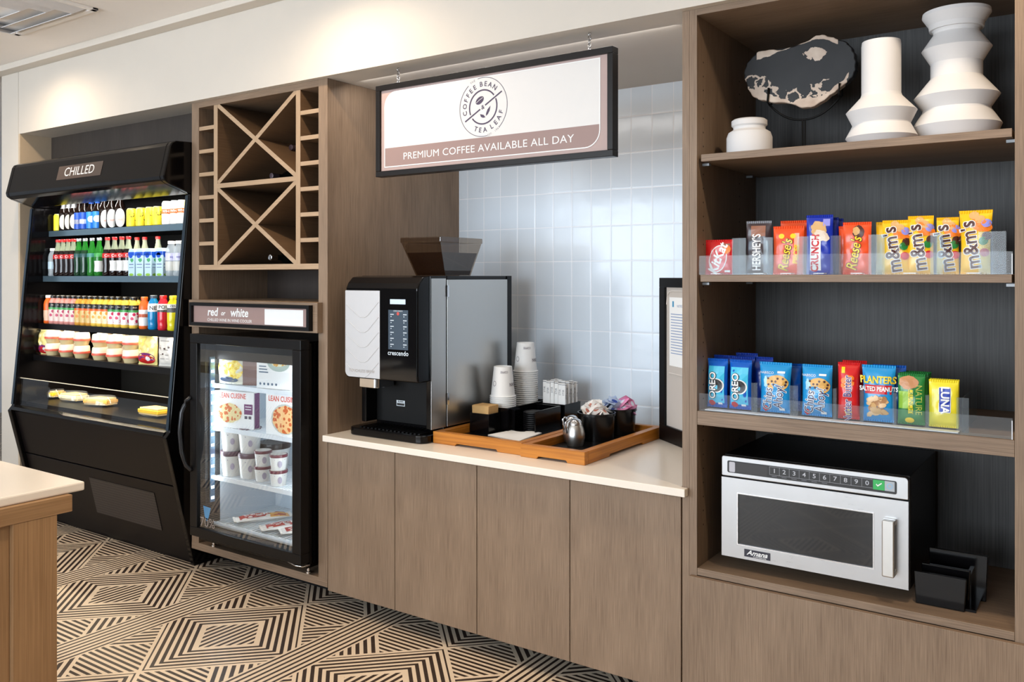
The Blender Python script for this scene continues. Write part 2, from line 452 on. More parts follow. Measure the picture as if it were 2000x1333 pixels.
# rear wall with three tall windows
M_rear = C('rear_wall_paint', 110, 104, 98, .8)
mb = MB(M_rear)
edges = [-11, -7.45, -5.15, -4.95, -2.65, -2.45, -0.15, 4.2]
for i in range(0, 8, 2): mb.box(edges[i], edges[i + 1], -4.2, -4.1, 0, 3.085)
for a in (-7.45, -4.95, -2.45):
    mb.box(a, a + 2.3, -4.2, -4.1, 0, 0.55); mb.box(a, a + 2.3, -4.2, -4.1, 2.95, 3.085)
struct('wall_rear', mb)
for k, a in enumerate((-7.45, -4.95, -2.45)):
    mb = MB(M_blacks)
    for x in (a, a + 1.125, a + 2.25): mb.box(x, x + 0.05, -4.18, -4.12, 0.55, 2.95)
    mb.box(a, a + 2.3, -4.18, -4.12, 0.55, 0.6); mb.box(a, a + 2.3, -4.18, -4.12, 2.9, 2.95)
    mb.rect(lambda p, q: (p, -4.15, q), a, a + 2.3, 0.55, 2.95, M_glass)
    struct('window_%d' % (k + 1), mb)
struct('wall_right', MB(M_rear).box(4.2, 4.3, -4.1, 4.14, 0, 3.085))

# ceiling air vent (top left of the photo)
t = thing('ceiling_vent', 'white square ceiling air vent with angled louvres', 'vent', (-5.0, 2.18, 3.085))
fr = MB(M_vent)
vx0, vx1, vy0, vy1 = -5.33, -4.47, 1.70, 2.555
fr.box(vx0, vx1, vy1 - 0.035, vy1, 3.072, 3.085).box(vx0, vx1, vy0, vy0 + 0.035, 3.072, 3.085)
fr.box(vx0, vx0 + 0.035, vy0, vy1, 3.072, 3.085).box(vx1 - 0.035, vx1, vy0, vy1, 3.072, 3.085)
obj('frame', fr, t, bev=0.003)
for k in range(1, 4):
    o = 0.035 + (k - 1) * 0.09; lv = MB(C('vent_louvre', 214, 212, 212)); zt = 3.084; zb = 3.048
    a0, a1, b0, b1 = vx0 + o, vx1 - o, vy0 + o, vy1 - o; w = 0.06
    A = [(a0, b0, zt), (a1, b0, zt), (a1, b1, zt), (a0, b1, zt)]; B = [(a0 + w, b0 + w, zb), (a1 - w, b0 + w, zb), (a1 - w, b1 - w, zb), (a0 + w, b1 - w, zb)]
    B2 = [(x, y, z + 0.004) for x, y, z in B]; A2 = [(x, y, z) for x, y, z in [(a0 + .006, b0 + .006, zt), (a1 - .006, b0 + .006, zt), (a1 - .006, b1 - .006, zt), (a0 + .006, b1 - .006, zt)]]
    lv.add(A + B + B2 + A2, [(i, (i + 1) % 4, 4 + (i + 1) % 4, 4 + i) for i in range(4)] + [(4 + i, 4 + (i + 1) % 4, 8 + (i + 1) % 4, 8 + i) for i in range(4)] + [(8 + i, 8 + (i + 1) % 4, 12 + (i + 1) % 4, 12 + i) for i in range(4)])
    obj('louvre', lv, t)

# second table further along, seen mirrored in the fridge door
t = thing('side_table', 'long oak table with cream top standing further left in the room', 'table', (-7.3, .48, 0))
obj('table_top', MB(M_counter).box(-9.6, -5.35, 0.05, .885, .830, CT), t, bev=.006)
obj('apron', MB(M_tableh).box(-9.5, -5.43, 0.10, .845, .755, .8295), t)
for x_ in (-9.48, -5.53):
    for y_ in (.12, .75): obj('leg', MB(M_table).box(x_, x_ + .08, y_, y_ + .08, 0, .7545), t)

# ------------------------------------------------------------------ wine rack cabinet
t = thing('wine_rack_cabinet', 'tall grey oak cabinet with a crossed wine rack above the glass-door fridge', 'cabinet', (-3.71, F, 0))
obj('side_panel', MB(M_wood).box(-4.259, -4.195, F, 3.6, 0.11, 2.6195), t, bev=0.001)
obj('side_panel', MB(M_wood).box(-3.230, -3.166, F, 4.028, 0.11, 2.6195), t, bev=0.001)
obj('top_panel', MB(M_woodh).box(-4.195, -3.230, F, 3.46, 2.587, 2.6195), t)
obj('back_panel', MB(M_rackdk).box(-4.195, -3.230, 3.46, 3.475, 0.15, 2.587), t)
shaded_board('divider', MB(M_rackz).box(-4.063, -4.030, F + .002, 3.455, 1.706, 2.587), t, M_rackshade)
shaded_board('divider', MB(M_rackz).box(-3.397, -3.364, F + .002, 3.455, 1.706, 2.587), t, M_rackshade)
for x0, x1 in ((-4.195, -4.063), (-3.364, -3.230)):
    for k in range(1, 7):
        z = 2.587 - k * 0.1287 + 0.0; shaded_board('cubby_shelf', MB(M_rack).box(x0, x1, F + .003, 3.455, z + .0, z + .021), t, M_rackshade)
shaded_board('middle_shelf', MB(M_rack).box(-4.030, -3.397, F + .002, 3.455, 2.127, 2.152), t, M_rackshade)
shaded_board('rack_floor', MB(M_rack).box(-4.195, -3.230, F + .001, 3.455, 1.678, 1.706), t, M_rackshade)
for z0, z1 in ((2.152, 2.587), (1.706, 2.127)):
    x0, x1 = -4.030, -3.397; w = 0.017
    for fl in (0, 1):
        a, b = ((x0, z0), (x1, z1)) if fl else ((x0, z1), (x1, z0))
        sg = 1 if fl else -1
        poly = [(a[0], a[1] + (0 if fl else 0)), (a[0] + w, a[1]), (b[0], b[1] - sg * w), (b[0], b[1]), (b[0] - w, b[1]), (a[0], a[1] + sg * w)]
        shaded_board('cross_panel', MB(M_rack).prism(poly, F + .003 + .0006 * fl, 3.455, 'Y'), t, M_rackshade, fix=True)
obj('compartment_floor', MB(M_rack).box(-4.195, -3.230, F + .001, 3.455, 1.495, 1.512), t)
obj('sign_rail', MB(M_woodh).box(-4.236, -3.200, 2.945, F - .0005, 1.362, 1.512), t, bev=0.001)
obj('base_board', MB(M_woodh).box(-4.259, -3.166, F - .001, 3.6, 0.108, 0.148), t, bev=0.001)
obj('toe_kick', MB(M_blackm).box(-4.255, -3.17, 3.17, 3.19, 0.0, 0.108), t)

# sign under the rack
t = thing('wine_sign', 'small black-framed mauve sign about chilled wine above the glass-door fridge', 'sign', (-3.7, 2.945, 1.43))
fx0, fx1, fz0, fz1, fy = -4.195, -3.232, 1.372, 1.499, 2.918
b = 0.018; fm = MB(M_blacks)
fm.box(fx0, fx1, fy, 2.9445, fz0, fz0 + b).box(fx0, fx1, fy, 2.9445, fz1 - b, fz1).box(fx0, fx0 + b, fy, 2.9445, fz0 + b, fz1 - b).box(fx1 - b, fx1, fy, 2.9445, fz0 + b, fz1 - b)
obj('frame', fm, t)
f = lambda x, z: (x, 2.9345, z)
obj('sign_face', MB(M_mauve).box(fx0 + b, fx1 - b, 2.935, 2.944, fz0 + b, fz1 - b), t)
le = MB(M_white); cz = (fz0 + fz1) / 2
le.text('red', f, 0.062, M_white, x=-4.010, y=cz + .012, bold=.022, shear=.15, sx=1.05)
le.text('or', f, 0.036, M_white, x=-3.921, y=cz + .008, bold=.022, shear=.3)
le.text('white', f, 0.062, M_white, x=-3.785, y=cz + .012, bold=.022, shear=.15, sx=1.05)
le.text('CHILLED WINE IN WINE COOLER', f, 0.022, M_white, x=-3.868, y=cz - .030, sx=1.12)
le.rect(f, -3.580, -3.290, cz - .042, cz + .038, M_white)
obj('lettering', le, t)

# ------------------------------------------------------------------ base cabinets + worktop
M_edge = C('seam_dark', 20, 17, 15, 0.7)
def base_cab(x0, xm, x1, lab):
    t = thing('base_cabinet', lab, 'cabinet', ((x0 + x1) / 2, F, 0), group='grey oak base cabinets under the coffee counter')
    obj('carcass', MB(M_edge).box(x0, x1, F + .022, 4.02, 0.1, 0.8335), t)
    for a, c in ((x0, xm), (xm, x1)):
        obj('door', MB(M_wood).box(a + .0018, c - .0018, F, F + .0215, 0.0946, 0.824), t, bev=0.0012)
    obj('toe_kick', MB(M_blackm).box(x0, x1, 3.18, 3.2, 0, 0.1), t)
base_cab(-3.165, -2.721, -2.246, 'grey oak two-door base cabinet beside the glass-door fridge')
base_cab(-2.246, -1.779, -1.300, 'grey oak two-door base cabinet beside the tall snack shelf unit')
mb = MB(M_counter).prism([(-3.1655, 2.945), (-1.272, 2.945), (-1.272, 2.977), (-1.2985, 2.977), (-1.2985, 4.029), (-3.1655, 4.029)], 0.834, CT, 'Z')
tag(obj('countertop', mb, origin=(-2.2, 3.4, 0.834), bev=0.003, fix=True), 'cream stone countertop along the tiled coffee niche', 'countertop')

# ------------------------------------------------------------------ tall snack shelf unit
UX0, UX1, UB = -1.297, -0.170, 3.62
t = thing('shelf_unit', 'tall grey oak open shelf unit holding vases, snacks and microwave', 'shelf unit', (-0.73, F, 0))
obj('side_panel', MB(M_wood).box(-1.2965, -1.2685, F, UB, 0.1, 2.6195), t, bev=0.0012)
c = MB(M_wood).box(-1.268, -1.239, F, UB, 0.1, 2.6195)
for y in (3.04, 3.42):
    for k in range(34): c.disc(lambda p, q: (-1.2386, p, q), y, 0.72 + k * .052, .0035, .0035, C('peg_hole', 18, 14, 12, 0.8), rings=1, n=8)
obj('side_panel', c, t)
obj('side_panel', MB(M_wood).box(-0.232, -0.060, F, UB, 0.1, 2.6195), t, bev=0.0012)
obj('top_panel', MB(M_woodh).box(-1.239, -0.232, F, UB, 2.597, 2.6195), t)
obj('back_panel', MB(M_wooddk).box(-1.239, -0.232, UB, UB + .015, 0.1, 2.6195), t)
for za, zb_, nm, yf in ((2.062, 2.088, 'upper_shelf', F + .012), (1.622, 1.647, 'middle_shelf', F + .006), (1.099, 1.150, 'lower_shelf', F + .001), (0.549, 0.575, 'microwave_shelf', F + .001)):
    obj(nm, MB(M_woodh).box(-1.2385 if 'lower' in nm or 'micro' in nm else -1.228, -0.2325 if 'lower' in nm or 'micro' in nm else -0.240, yf, UB - .001, za, zb_), t, bev=0.001)
obj('drawer_front', MB(M_wood).box(-1.262, -0.060, F - .021, F - .001, 0.1, 0.548), t, bev=0.0015)
for x, sg in ((-1.2385, 1), (-0.2325, -1)):
    for z in (2.060, 1.620):
        for y in (3.03, 3.50):
            c = MB(C('clear_peg_plastic', 130, 134, 138, 0.2)); c.box(x, x + sg * .026, y, y + .018, z - .010, z - .001)
            obj('shelf_clip', c, t)

# ------------------------------------------------------------------ hanging sign
t = thing('hanging_sign', 'large black-framed coffee sign hanging on chains over the counter', 'sign', (-2.23, 3.0, 2.33))
sx0, sx1, sz0, sz1, sy = -2.862, -1.595, 2.113, 2.545, 3.0
fm = MB(mat('black_brown_frame', (20, 16, 15), 0.35, spec=.25)); b = 0.026
fm.box(sx0, sx1, sy, sy + .045, sz0, sz0 + b).box(sx0, sx1, sy, sy + .045, sz1 - b, sz1).box(sx0, sx0 + b, sy, sy + .045, sz0 + b, sz1 - b).box(sx1 - b, sx1, sy, sy + .045, sz0 + b, sz1 - b)
obj('frame', fm, t, bev=.002)
obj('sign_face', MB(mat('mauve_sign_board', (176, 152, 146), .5, vary=.02)).box(sx0 + b, sx1 - b, sy + .012, sy + .040, sz0 + b, sz1 - b), t)
pf = MB(M_signwhite)
f = lambda x, z: (x, sy + .0112, z); f2 = lambda x, z: (x, sy + .0106, z)
ix0, ix1, iz0, iz1 = -2.815, -1.657, 2.155, 2.510; R = .07
def rrect(x0, x1, z0, z1, rtl=0, rtr=0, rbl=0, rbr=0, n=8):
    P = []
    for cx, cz, r, a in ((x1, z1, rtr, 0), (x0, z1, rtl, 90), (x0, z0, rbl, 180), (x1, z0, rbr, 270)):
        if r == 0: P.append((cx, cz)); continue
        ox = cx - r if cx == x1 else cx + r; oz = cz - r if cz == z1 else cz + r
        for k in range(n + 1):
            q = math.radians(a + 90 * k / n); P.append((ox + r * math.cos(q), oz + r * math.sin(q)))
    return P
pf.flat(rrect(ix0, ix1, 2.246, iz1, rtl=R), [list(range(len(rrect(ix0, ix1, 2.246, iz1, rtl=R))))], f, M_signwhite)
q = rrect(ix0, ix1, iz0, 2.246, rbr=R); pf.flat(q, [list(range(len(q)))], f, M_mauve)
outl = rrect(ix0, ix1, iz0, iz1, rtl=R, rbr=R); n = len(outl)
cxm, czm = (ix0 + ix1) / 2, (iz0 + iz1) / 2
inn = rrect(ix0 + .0045, ix1 - .0045, iz0 + .0045, iz1 - .0045, rtl=R - .0045, rbr=R - .0045)
pf.flat(outl + inn, [(i, (i + 1) % n, n + (i + 1) % n, n + i) for i in range(n)], f2, M_white)
pf.text('PREMIUM COFFEE AVAILABLE ALL DAY', f2, .0455, M_white, x=-2.238, y=2.199, sx=1.14, space=1.03)
obj('sign_print', pf, t)
lg = MB(M_plum); lx, lz, LR = -2.235, 2.378, .128
g1 = lambda x, z: (lx + x * LR, sy + .0104, lz + z * LR)
rad = math.radians
lg.ring(g1, 0, 0, 1.0, .018, M_plum, rad(103), rad(-48 + 0)); 
lg.ring(g1, 0, 0, 1.0, .018, M_plum, rad(128), rad(280))
lg.ring(g1, 0, 0, .575, .05, M_plum, rad(38), rad(203)); lg.ring(g1, 0, 0, .575, .05, M_plum, rad(218), rad(384))
for ch, an in zip('COFFEEBEAN', (191, 173, 158, 144.5, 131, 117, 96, 82, 67.5, 51)):
    a = rad(an); lg.text(ch, g1, .235, M_plum, x=.775 * math.cos(a), y=.775 * math.sin(a), rot=a - PI / 2, bold=.012)
for ch, an in zip('TEALEAF', (247, 261, 276, 297, 312, 327, 342)):
    a = rad(an); lg.text(ch, g1, .235, M_plum, x=.79 * math.cos(a), y=.79 * math.sin(a), rot=a + PI / 2, bold=.012)
for w, c0, st, fl in (('THE', 116, -4.5, 0), ('EST. 1963', 297, 3.7, 1)):
    for k, ch in enumerate(w):
        a = rad(c0 + st * (k - (len(w) - 1) / 2)); lg.text(ch, g1, .10, M_inkgrey, x=1.0 * math.cos(a), y=1.0 * math.sin(a), rot=a + (PI / 2 if fl else -PI / 2))
th = rad(29.6)
for s0, s1 in ((-.88, -.14), (.10, .90)):
    lg.flat([(s * math.cos(th) - o * math.sin(th), s * math.sin(th) + o * math.cos(th)) for s, o in ((s0, -.025), (s1, -.025), (s1, .025), (s0, .025))], [(0, 1, 2, 3)], g1, M_plum)
lg.text('&', g1, .21, M_plum, x=-.01, y=-.01, rot=rad(12), bold=.01)
lg.disc(g1, -.14, .235, .185, .115, M_plum, rad(30)); 
g2 = lambda x, z: (lx + x * LR, sy + .0100, lz + z * LR)
lg.flat([(-.28, .155), (-.15, .24), (.0, .315), (-.005, .33), (-.15, .262), (-.285, .17)], [(0, 1, 4, 5), (1, 2, 3, 4)], g2, M_signwhite)
lg.flat([(.12, -.32), (.13, -.22), (.19, -.10), (.31, .01), (.28, -.14), (.2, -.26)], [(0, 1, 2, 3, 4, 5)], g1, M_plum)
lg.flat([(.10, -.36), (.02, -.27), (-.13, -.23), (-.09, -.33), (0, -.37)], [(0, 1, 2, 3, 4)], g1, M_plum)
obj('emblem', lg, t)
for cx in (-2.737, -1.712):
    ch = MB(M_chrome, local=False); zt, zb_ = 2.6195, 2.544; nl = 5; pit = (zt - zb_) / nl
    for k in range(nl):
        zc = zt - (k + .5) * pit; r1, r2 = .0065, pit * .66
        pts = [(cx + (r1 * math.cos(a) if k % 2 else 0) , sy + .022 + (0 if k % 2 else r1 * math.cos(a)), zc + r2 * math.sin(a)) for a in [2 * PI * i / 12 for i in range(12)]]
        ch.tube(pts, .0018, 6, close=True)
    obj('chain', ch, t, smooth=True)

# ------------------------------------------------------------------ foreground table
t = thing('high_table', 'oak table with a cream stone top at the left edge', 'table', (-3.9, 1.2, 0))
obj('table_top', MB(M_counter).box(-4.9, -3.195, 0.55, 1.772, .830, CT), t, bev=.006)
obj('apron', MB(M_tableh).box(-4.84, -3.140 - .03, 0.62, 1.71, .768, .8295), t, bev=.001)
obj('leg', MB(M_table).box(-3.25, -3.172, 1.50, 1.655, 0, .7675), t, bev=.002)
obj('leg', MB(M_table).box(-4.83, -4.75, 1.50, 1.655, 0, .7675), t, bev=.002)
obj('panel', MB(M_table).box(-3.235, -3.195, 0.66, 1.499, 0, .7675), t)

# ------------------------------------------------------------------ open chilled display cooler
KX0, KX1 = -6.040, -4.264
t = thing('display_cooler', 'large black open-front display cooler stocked with drinks and snacks', 'cooler', (-5.15, 3.2, 0))
prof = [(3.0, 0), (2.82, .75), (2.845, .78), (2.97, 2.108), (3.76, 2.108), (3.76, 0)]
for x0, x1 in ((KX0, KX0 + .042), (KX1 - .034, KX1)):
    sp = obj('side_panel', MB(M_black).prism(prof, x0, x1, 'X'), t, bev=.004, fix=True)
    ed = MB(M_steelv); a, b_ = Vector((0, 2.842, .79)), Vector((0, 2.966, 2.10)); o = Vector((0, -.004, 0))
    xm = (x0 + x1) / 2
    ed.add([(xm - .012, a.y, a.z), (xm + .012, a.y, a.z), (xm + .012, b_.y, b_.z), (xm - .012, b_.y, b_.z), (xm - .012, a.y - .004, a.z), (xm + .012, a.y - .004, a.z), (xm + .012, b_.y - .004, b_.z), (xm - .012, b_.y - .004, b_.z)],
           [(4, 5, 6, 7), (0, 4, 7, 3), (1, 2, 6, 5), (0, 1, 5, 4), (3, 7, 6, 2)], mat('bumper_edge', (70, 84, 96), .2, metal=.8))
    obj('edge_strip', ed, sp)
cp = [(2.806, 2.195), (2.812, 2.172), (2.84, 2.155), (2.98, 2.1085), (3.76, 2.1085), (3.76, 2.402), (2.98, 2.402), (2.885, 2.398), (2.858, 2.386), (2.846, 2.366)]
cm = MB(M_black).prism(cp, KX0 + .002, KX0 + .042, 'X').prism(cp, KX1 - .034, KX1, 'X')
cm.prism(cp[:4] + [(2.985, 2.25), (3.6, 2.25), (3.6, 2.1085)] + cp[4:], KX0 + .0421, KX1 - .0341, 'X')
cano = obj('canopy', cm, t, bev=.006, fix=True, seg=3)
cs = MB(C('cooler_plate', 74, 62, 56, .4))
def cf(off):
    return lambda x, z: (x, 2.806 + (z - 2.195) / (2.366 - 2.195) * .040 - off, z)
cs.rect(cf(.0016), -5.410, -4.910, 2.243, 2.330, C('cooler_plate', 74, 62, 56, .4))
cs.text('CHILLED', cf(.0026), .078, M_signwhite, x=-5.160, y=2.286, sx=1.12)
obj('name_plate', cs, cano)
obj('upper_front_panel', MB(M_brownblk).prism([(2.845, .745), (2.915, .462), (3.1, .462), (3.1, .745)], KX0 + .043, KX1 - .035, 'X'), t, fix=True, bev=.003)
lowp = obj('lower_front_panel', MB(M_brownblk).prism([(2.917, .455), (3.020, .0), (3.1, .0), (3.1, .455)], KX0 + .043, KX1 - .035, 'X'), t, fix=True, bev=.003)
def grille_mat():
    m, tt, p = nt('vent_grille'); tc = tt.nodes.new('ShaderNodeTexCoord'); sp_ = tt.nodes.new('ShaderNodeSeparateXYZ'); tt.links.new(tc.outputs['Object'], sp_.inputs[0])
    a = (X_(tt, sp_.outputs[0]) * 62).fract().gt(.45) * (X_(tt, sp_.outputs[2]) * 62).fract().gt(.45)
    mx = tt.nodes.new('ShaderNodeMix'); mx.data_type = 'RGBA'; mx.inputs[6].default_value = rgb(58, 52, 50); mx.inputs[7].default_value = rgb(8, 7, 7)
    tt.links.new(a.v, mx.inputs[0]); tt.links.new(mx.outputs[2], p.inputs['Base Color']); p.inputs['Roughness'].default_value = .4
    return m
gy = lambda z: 2.917 + (.455 - z) / .455 * .103
obj('grille', MB(grille_mat()).prism([(gy(.388) - .003, .388), (gy(.158) - .003, .158), (gy(.158) + .004, .158), (gy(.388) + .004, .388)], -5.235, -4.545, 'X'), lowp, fix=True)
obj('front_lip', MB(M_black).prism([(2.838, .7455), (2.823, .758), (2.832, .776), (2.858, .785), (2.92, .785), (2.92, .7455)], KX0 + .043, KX1 - .035, 'X'), t, fix=True, bev=.002)
obj('deck', MB(M_blacks).box(KX0 + .043, KX1 - .035, 2.921, 3.6, .770, .800), t)
obj('back_panel', MB(M_blackm).box(KX0 + .043, KX1 - .035, 3.6, 3.64, .10, 2.108), t)
SH = [(3.07, 1.951), (3.03, 1.643), (3.00, 1.322), (2.965, 1.112)]
for i, (y, z) in enumerate(SH):
    s = obj('shelf', MB(M_blacks).box(KX0 + .044, KX1 - .036, y + .012, 3.599, z - .02, z), t)
    m_ = mat('price_rail_window_sheen', (110, 134, 148), .2, metal=.6) if i < 2 else M_blacks  # bluish window reflection painted into the colour of the upper rails
    obj('price_rail', MB(m_).box(KX0 + .045, KX1 - .037, y, y + .0115, z - .036, z + .002), s)
gp = MB(M_glass); gp.prism([(2.866, .786), (2.874, .786), (2.888, .962), (2.880, .962)], KX0 + .044, KX1 - .036, 'X')
gl = obj('glass_guard', gp, t, fix=True)
obj('guard_edge', MB(mat('guard_edge_light', (214, 206, 190), .2)).prism([(2.880, .962), (2.888, .962), (2.888, .965), (2.880, .965)], KX0 + .044, KX1 - .036, 'X'), gl, fix=True)
# lamps of the cooler: one under the canopy, one under each of two shelves
M_led = bpy.data.materials.new('cooler_lamp'); M_led.use_nodes = True
pp = M_led.node_tree.nodes['Principled BSDF']; pp.inputs['Emission Color'].default_value = (1, .93, .82, 1); pp.inputs['Emission Strength'].default_value = 3
for (y, z, pw, colr) in ((3.00, 2.236, 10, (1, .96, .90)), (SH[1][0] + .03, 1.612, 6, (1, .88, .66)), (SH[2][0] + .03, 1.288, 7, (1, .84, .58)), (SH[3][0] + .03, 1.080, 16, (1, .86, .62)), (SH[0][0] + .03, 1.918, 5, (1, .96, .88))):
    obj('lamp', MB(M_led).box(-5.95, -4.34, y, y + .014, z + .001, z + .006), t)
    area('cooler_lamp', (-5.15, y + .007, z), (math.radians(14), 0, 0), 1.6, .02, pw, colr)

# ---- drinks: prototypes in local coordinates, base at z = 0
def clear_mat(name, col, alpha=.45, rough=.08):
    m, tt, p = nt(name); p.inputs['Base Color'].default_value = rgb(*col); p.inputs['Roughness'].default_value = rough
    p.inputs['Alpha'].default_value = alpha; return m
M_cola = mat('cola_dark', (26, 12, 10), .08); M_amber = mat('dark_brown_glass', (24, 15, 12), .08)
M_green = clear_mat('green_glass', (36, 130, 40), .8); M_dkgreen = mat('dark_green_glass', (20, 58, 34), .08)
M_clear = clear_mat('clear_plastic', (225, 235, 240), .38); M_neck = clear_mat('clear_glass_neck', (190, 200, 170), .5)
M_red = C('red_print', 200, 34, 34); M_yel = C('yellow_print', 240, 218, 50); M_cream = C('cream_label', 226, 218, 200)
M_blue = C('royal_blue_label', 26, 74, 170); M_lblue = C('bright_blue_label', 36, 120, 214); M_silver = C('silver_cap', 190, 190, 195, .3, metal=.6)
M_blk = C('black_cap', 20, 18, 18); M_grn = C('green_band', 70, 160, 84); M_org = C('orange_print', 238, 106, 34); M_pink = C('pink_print', 214, 60, 96)
M_wht = C('white_label', 240, 240, 238)
PR = {
 'beer': [(.026, 0), (.031, .006), (.031, .118), (.027, .138), (.0155, .165), (.0135, .204)],
 'cola': [(.026, 0), (.031, .012), (.0285, .05), (.0275, .07), (.031, .11), (.031, .14), (.024, .170), (.0145, .205), (.0125, .238)],
 'pet': [(.026, 0), (.031, .008), (.029, .028), (.031, .048), (.031, .130), (.027, .150), (.017, .170), (.0165, .180)],
 'can': [(.024, 0), (.033, .008), (.033, .108), (.027, .118)],
 'tall': [(.024, 0), (.032, .008), (.032, .134), (.026, .145)],
}
def cut(p, a, b_):
    """profile between heights a and b"""
    def rr(h):
        for (r0, h0), (r1, h1) in zip(p, p[1:]):
            if h0 <= h <= h1: return r0 + (r1 - r0) * (h - h0) / max(1e-9, h1 - h0)
        return p[-1][0]
    return [(rr(a), a)] + [q for q in p if a < q[1] < b_] + [(rr(b_), b_)]
def grow(p, e): return [(r + e, h) for r, h in p]
def cyl(r, off=.0012): return lambda x, z: ((r + off) * math.sin(x / r), -(r + off) * math.cos(x / r), z)
def make_bottle(name, cat, kind, body, cap=None, bands=(), txt=None, split=None, k=1.0, cap_h=.012, oval=None):
    """bands: (z0, z1, material); txt: (string, z, size, material, rotated); split: (height, upper material)"""
    t = thing(name, '', cat, (0, 0, 0)); p = [(r * k, h * k) for r, h in PR[kind]]; H = p[-1][1]
    b = MB(local=True)
    if split:
        b.lathe(cut(p, 0, split[0] * k), n=16, mt=body); b.lathe(cut(p, split[0] * k, H), n=16, mt=split[1])
    else: b.lathe(p, n=16, mt=body)
    obj('can_body' if kind in ('can', 'tall') else 'bottle_body', b, t, smooth=.7)
    if cap:
        c = MB(local=True); r = p[-1][0]; c.lathe([(r + .003, H - .006), (r + .003, H + cap_h - .002), (r, H + cap_h)], n=14, mt=cap)
        obj('cap', c, t, smooth=.7)
    if kind in ('can', 'tall'):
        c = MB(local=True); c.lathe([(p[-1][0] - .001, H - .001), (p[-1][0], H + .003), (p[-1][0] - .004, H + .001)], n=14, mt=M_silver); obj('lid', c, t, smooth=.7)
    if bands or txt or oval:
        l = MB(local=True)
        for z0, z1, mt in [q for q in bands if q[0] > .15]:
            nf = MB(local=True).lathe(grow(cut(p, z0 * k, min(z1 * k, H)), .0006), n=16, mt=mt, cap=False); obj('neck_foil', nf, t, smooth=.7)
        for z0, z1, mt in [q for q in bands if q[0] <= .15]: l.lathe(grow(cut(p, z0 * k, z1 * k), .0006), n=16, mt=mt, cap=False)
        r0 = .031 * k
        if not (oval or txt or l.v): return t
        if oval: l.disc(cyl(r0, .0012), .012, oval[0] * k, .030 * k, oval[1] * k, oval[2], n=20)
        if txt:
            s_, z, sz, mt, ro = txt; l.text(s_, cyl(r0, .0018), sz, mt, x=.012, y=z * k, rot=ro, bold=.01)
        obj('label', l, t, smooth=.7)
    return t
def ordn(i): return ('leftmost', 'second from the left', 'third from the left', 'fourth from the left', 'fifth from the left', 'sixth from the left', 'seventh from the left')[i]
_last = {}
def row(proto, desc, pxs, y, z, shelf, group, rz=.75, jit=.0, wf='{d}, {o} on cooler\'s {s} shelf'):
    xs = []
    for px in pxs:
        x = max(at(px, 540, Y=y).x, -5.962)
        lim = _last.get(round(y, 3), -9)
        x = min(max(x, lim + .0655), -4.335); _last[round(y, 3)] = x; xs.append(x)
    for i, px in enumerate(pxs):
        x = xs[i]; o = proto if i == 0 else dup(proto)
        o.location = (x, y + (random.random() - .5) * jit, z + .0003); o.rotation_euler = (0, 0, rz + (random.random() - .5) * .3)
        lab = wf.format(d=desc, o=ordn(i), s=shelf) if len(pxs) > 1 else '%s on cooler\'s %s shelf' % (desc, shelf)
        tag(o, lab, None, group)
# top shelf
y, z = SH[0][0] + .052, SH[0][1]
row(make_bottle('drink_can', 'can', 'can', M_yel), 'yellow can at the far left end', [101.5], y, z, 'top', None)
row(make_bottle('beer_bottle', 'bottle', 'beer', M_amber, M_silver, [(.155, .20, M_silver)], oval=(.062, .050, M_cream)), 'dark bottle with cream oval label', [116, 126, 139], y, z, 'top', 'dark bottles with cream labels')
row(make_bottle('beer_bottle', 'bottle', 'beer', M_amber, M_silver, [(.008, .118, M_blue), (.042, .072, M_wht)]), 'dark bottle with navy label', [152, 165], y, z, 'top', 'dark bottles with navy labels')
row(make_bottle('beer_bottle', 'bottle', 'beer', M_amber, M_blue, [(.008, .118, M_lblue), (.172, .20, M_blue)], oval=(.07, .022, M_wht)), 'bottle with bright blue label', [178.5, 191], y, z, 'top', 'bottles with bright blue labels')
row(make_bottle('beer_bottle', 'bottle', 'beer', M_amber, M_red, [(.186, .214, M_wht), (.178, .187, C('navy_foil', 60, 60, 110))], oval=(.062, .056, M_wht), txt=('FEST', .05, .014, M_org, 0), k=1.06), 'tall bottle with round white label', [204, 218, 235], y, z, 'top', 'tall bottles with white labels')
row(make_bottle('drink_can', 'can', 'can', M_yel, txt=('JIC', .066, .042, C('brown_ink', 70, 50, 30), PI / 2)), 'yellow can with dark upright letters', [258, 276, 294, 309], y, z, 'top', 'yellow cans on the top shelf')
row(make_bottle('drink_can', 'can', 'tall', M_wht, bands=[(.070, .098, M_org)], txt=('WHITE', .084, .022, M_wht, 0)), 'tall white can with an orange band', [327, 343, 357], y, z, 'top', 'tall white cans')
row(make_bottle('drink_can', 'can', 'tall', M_yel, bands=[(.0, .09, M_wht)]), 'tall white and yellow can at the far right end', [371], y, z, 'top', None)
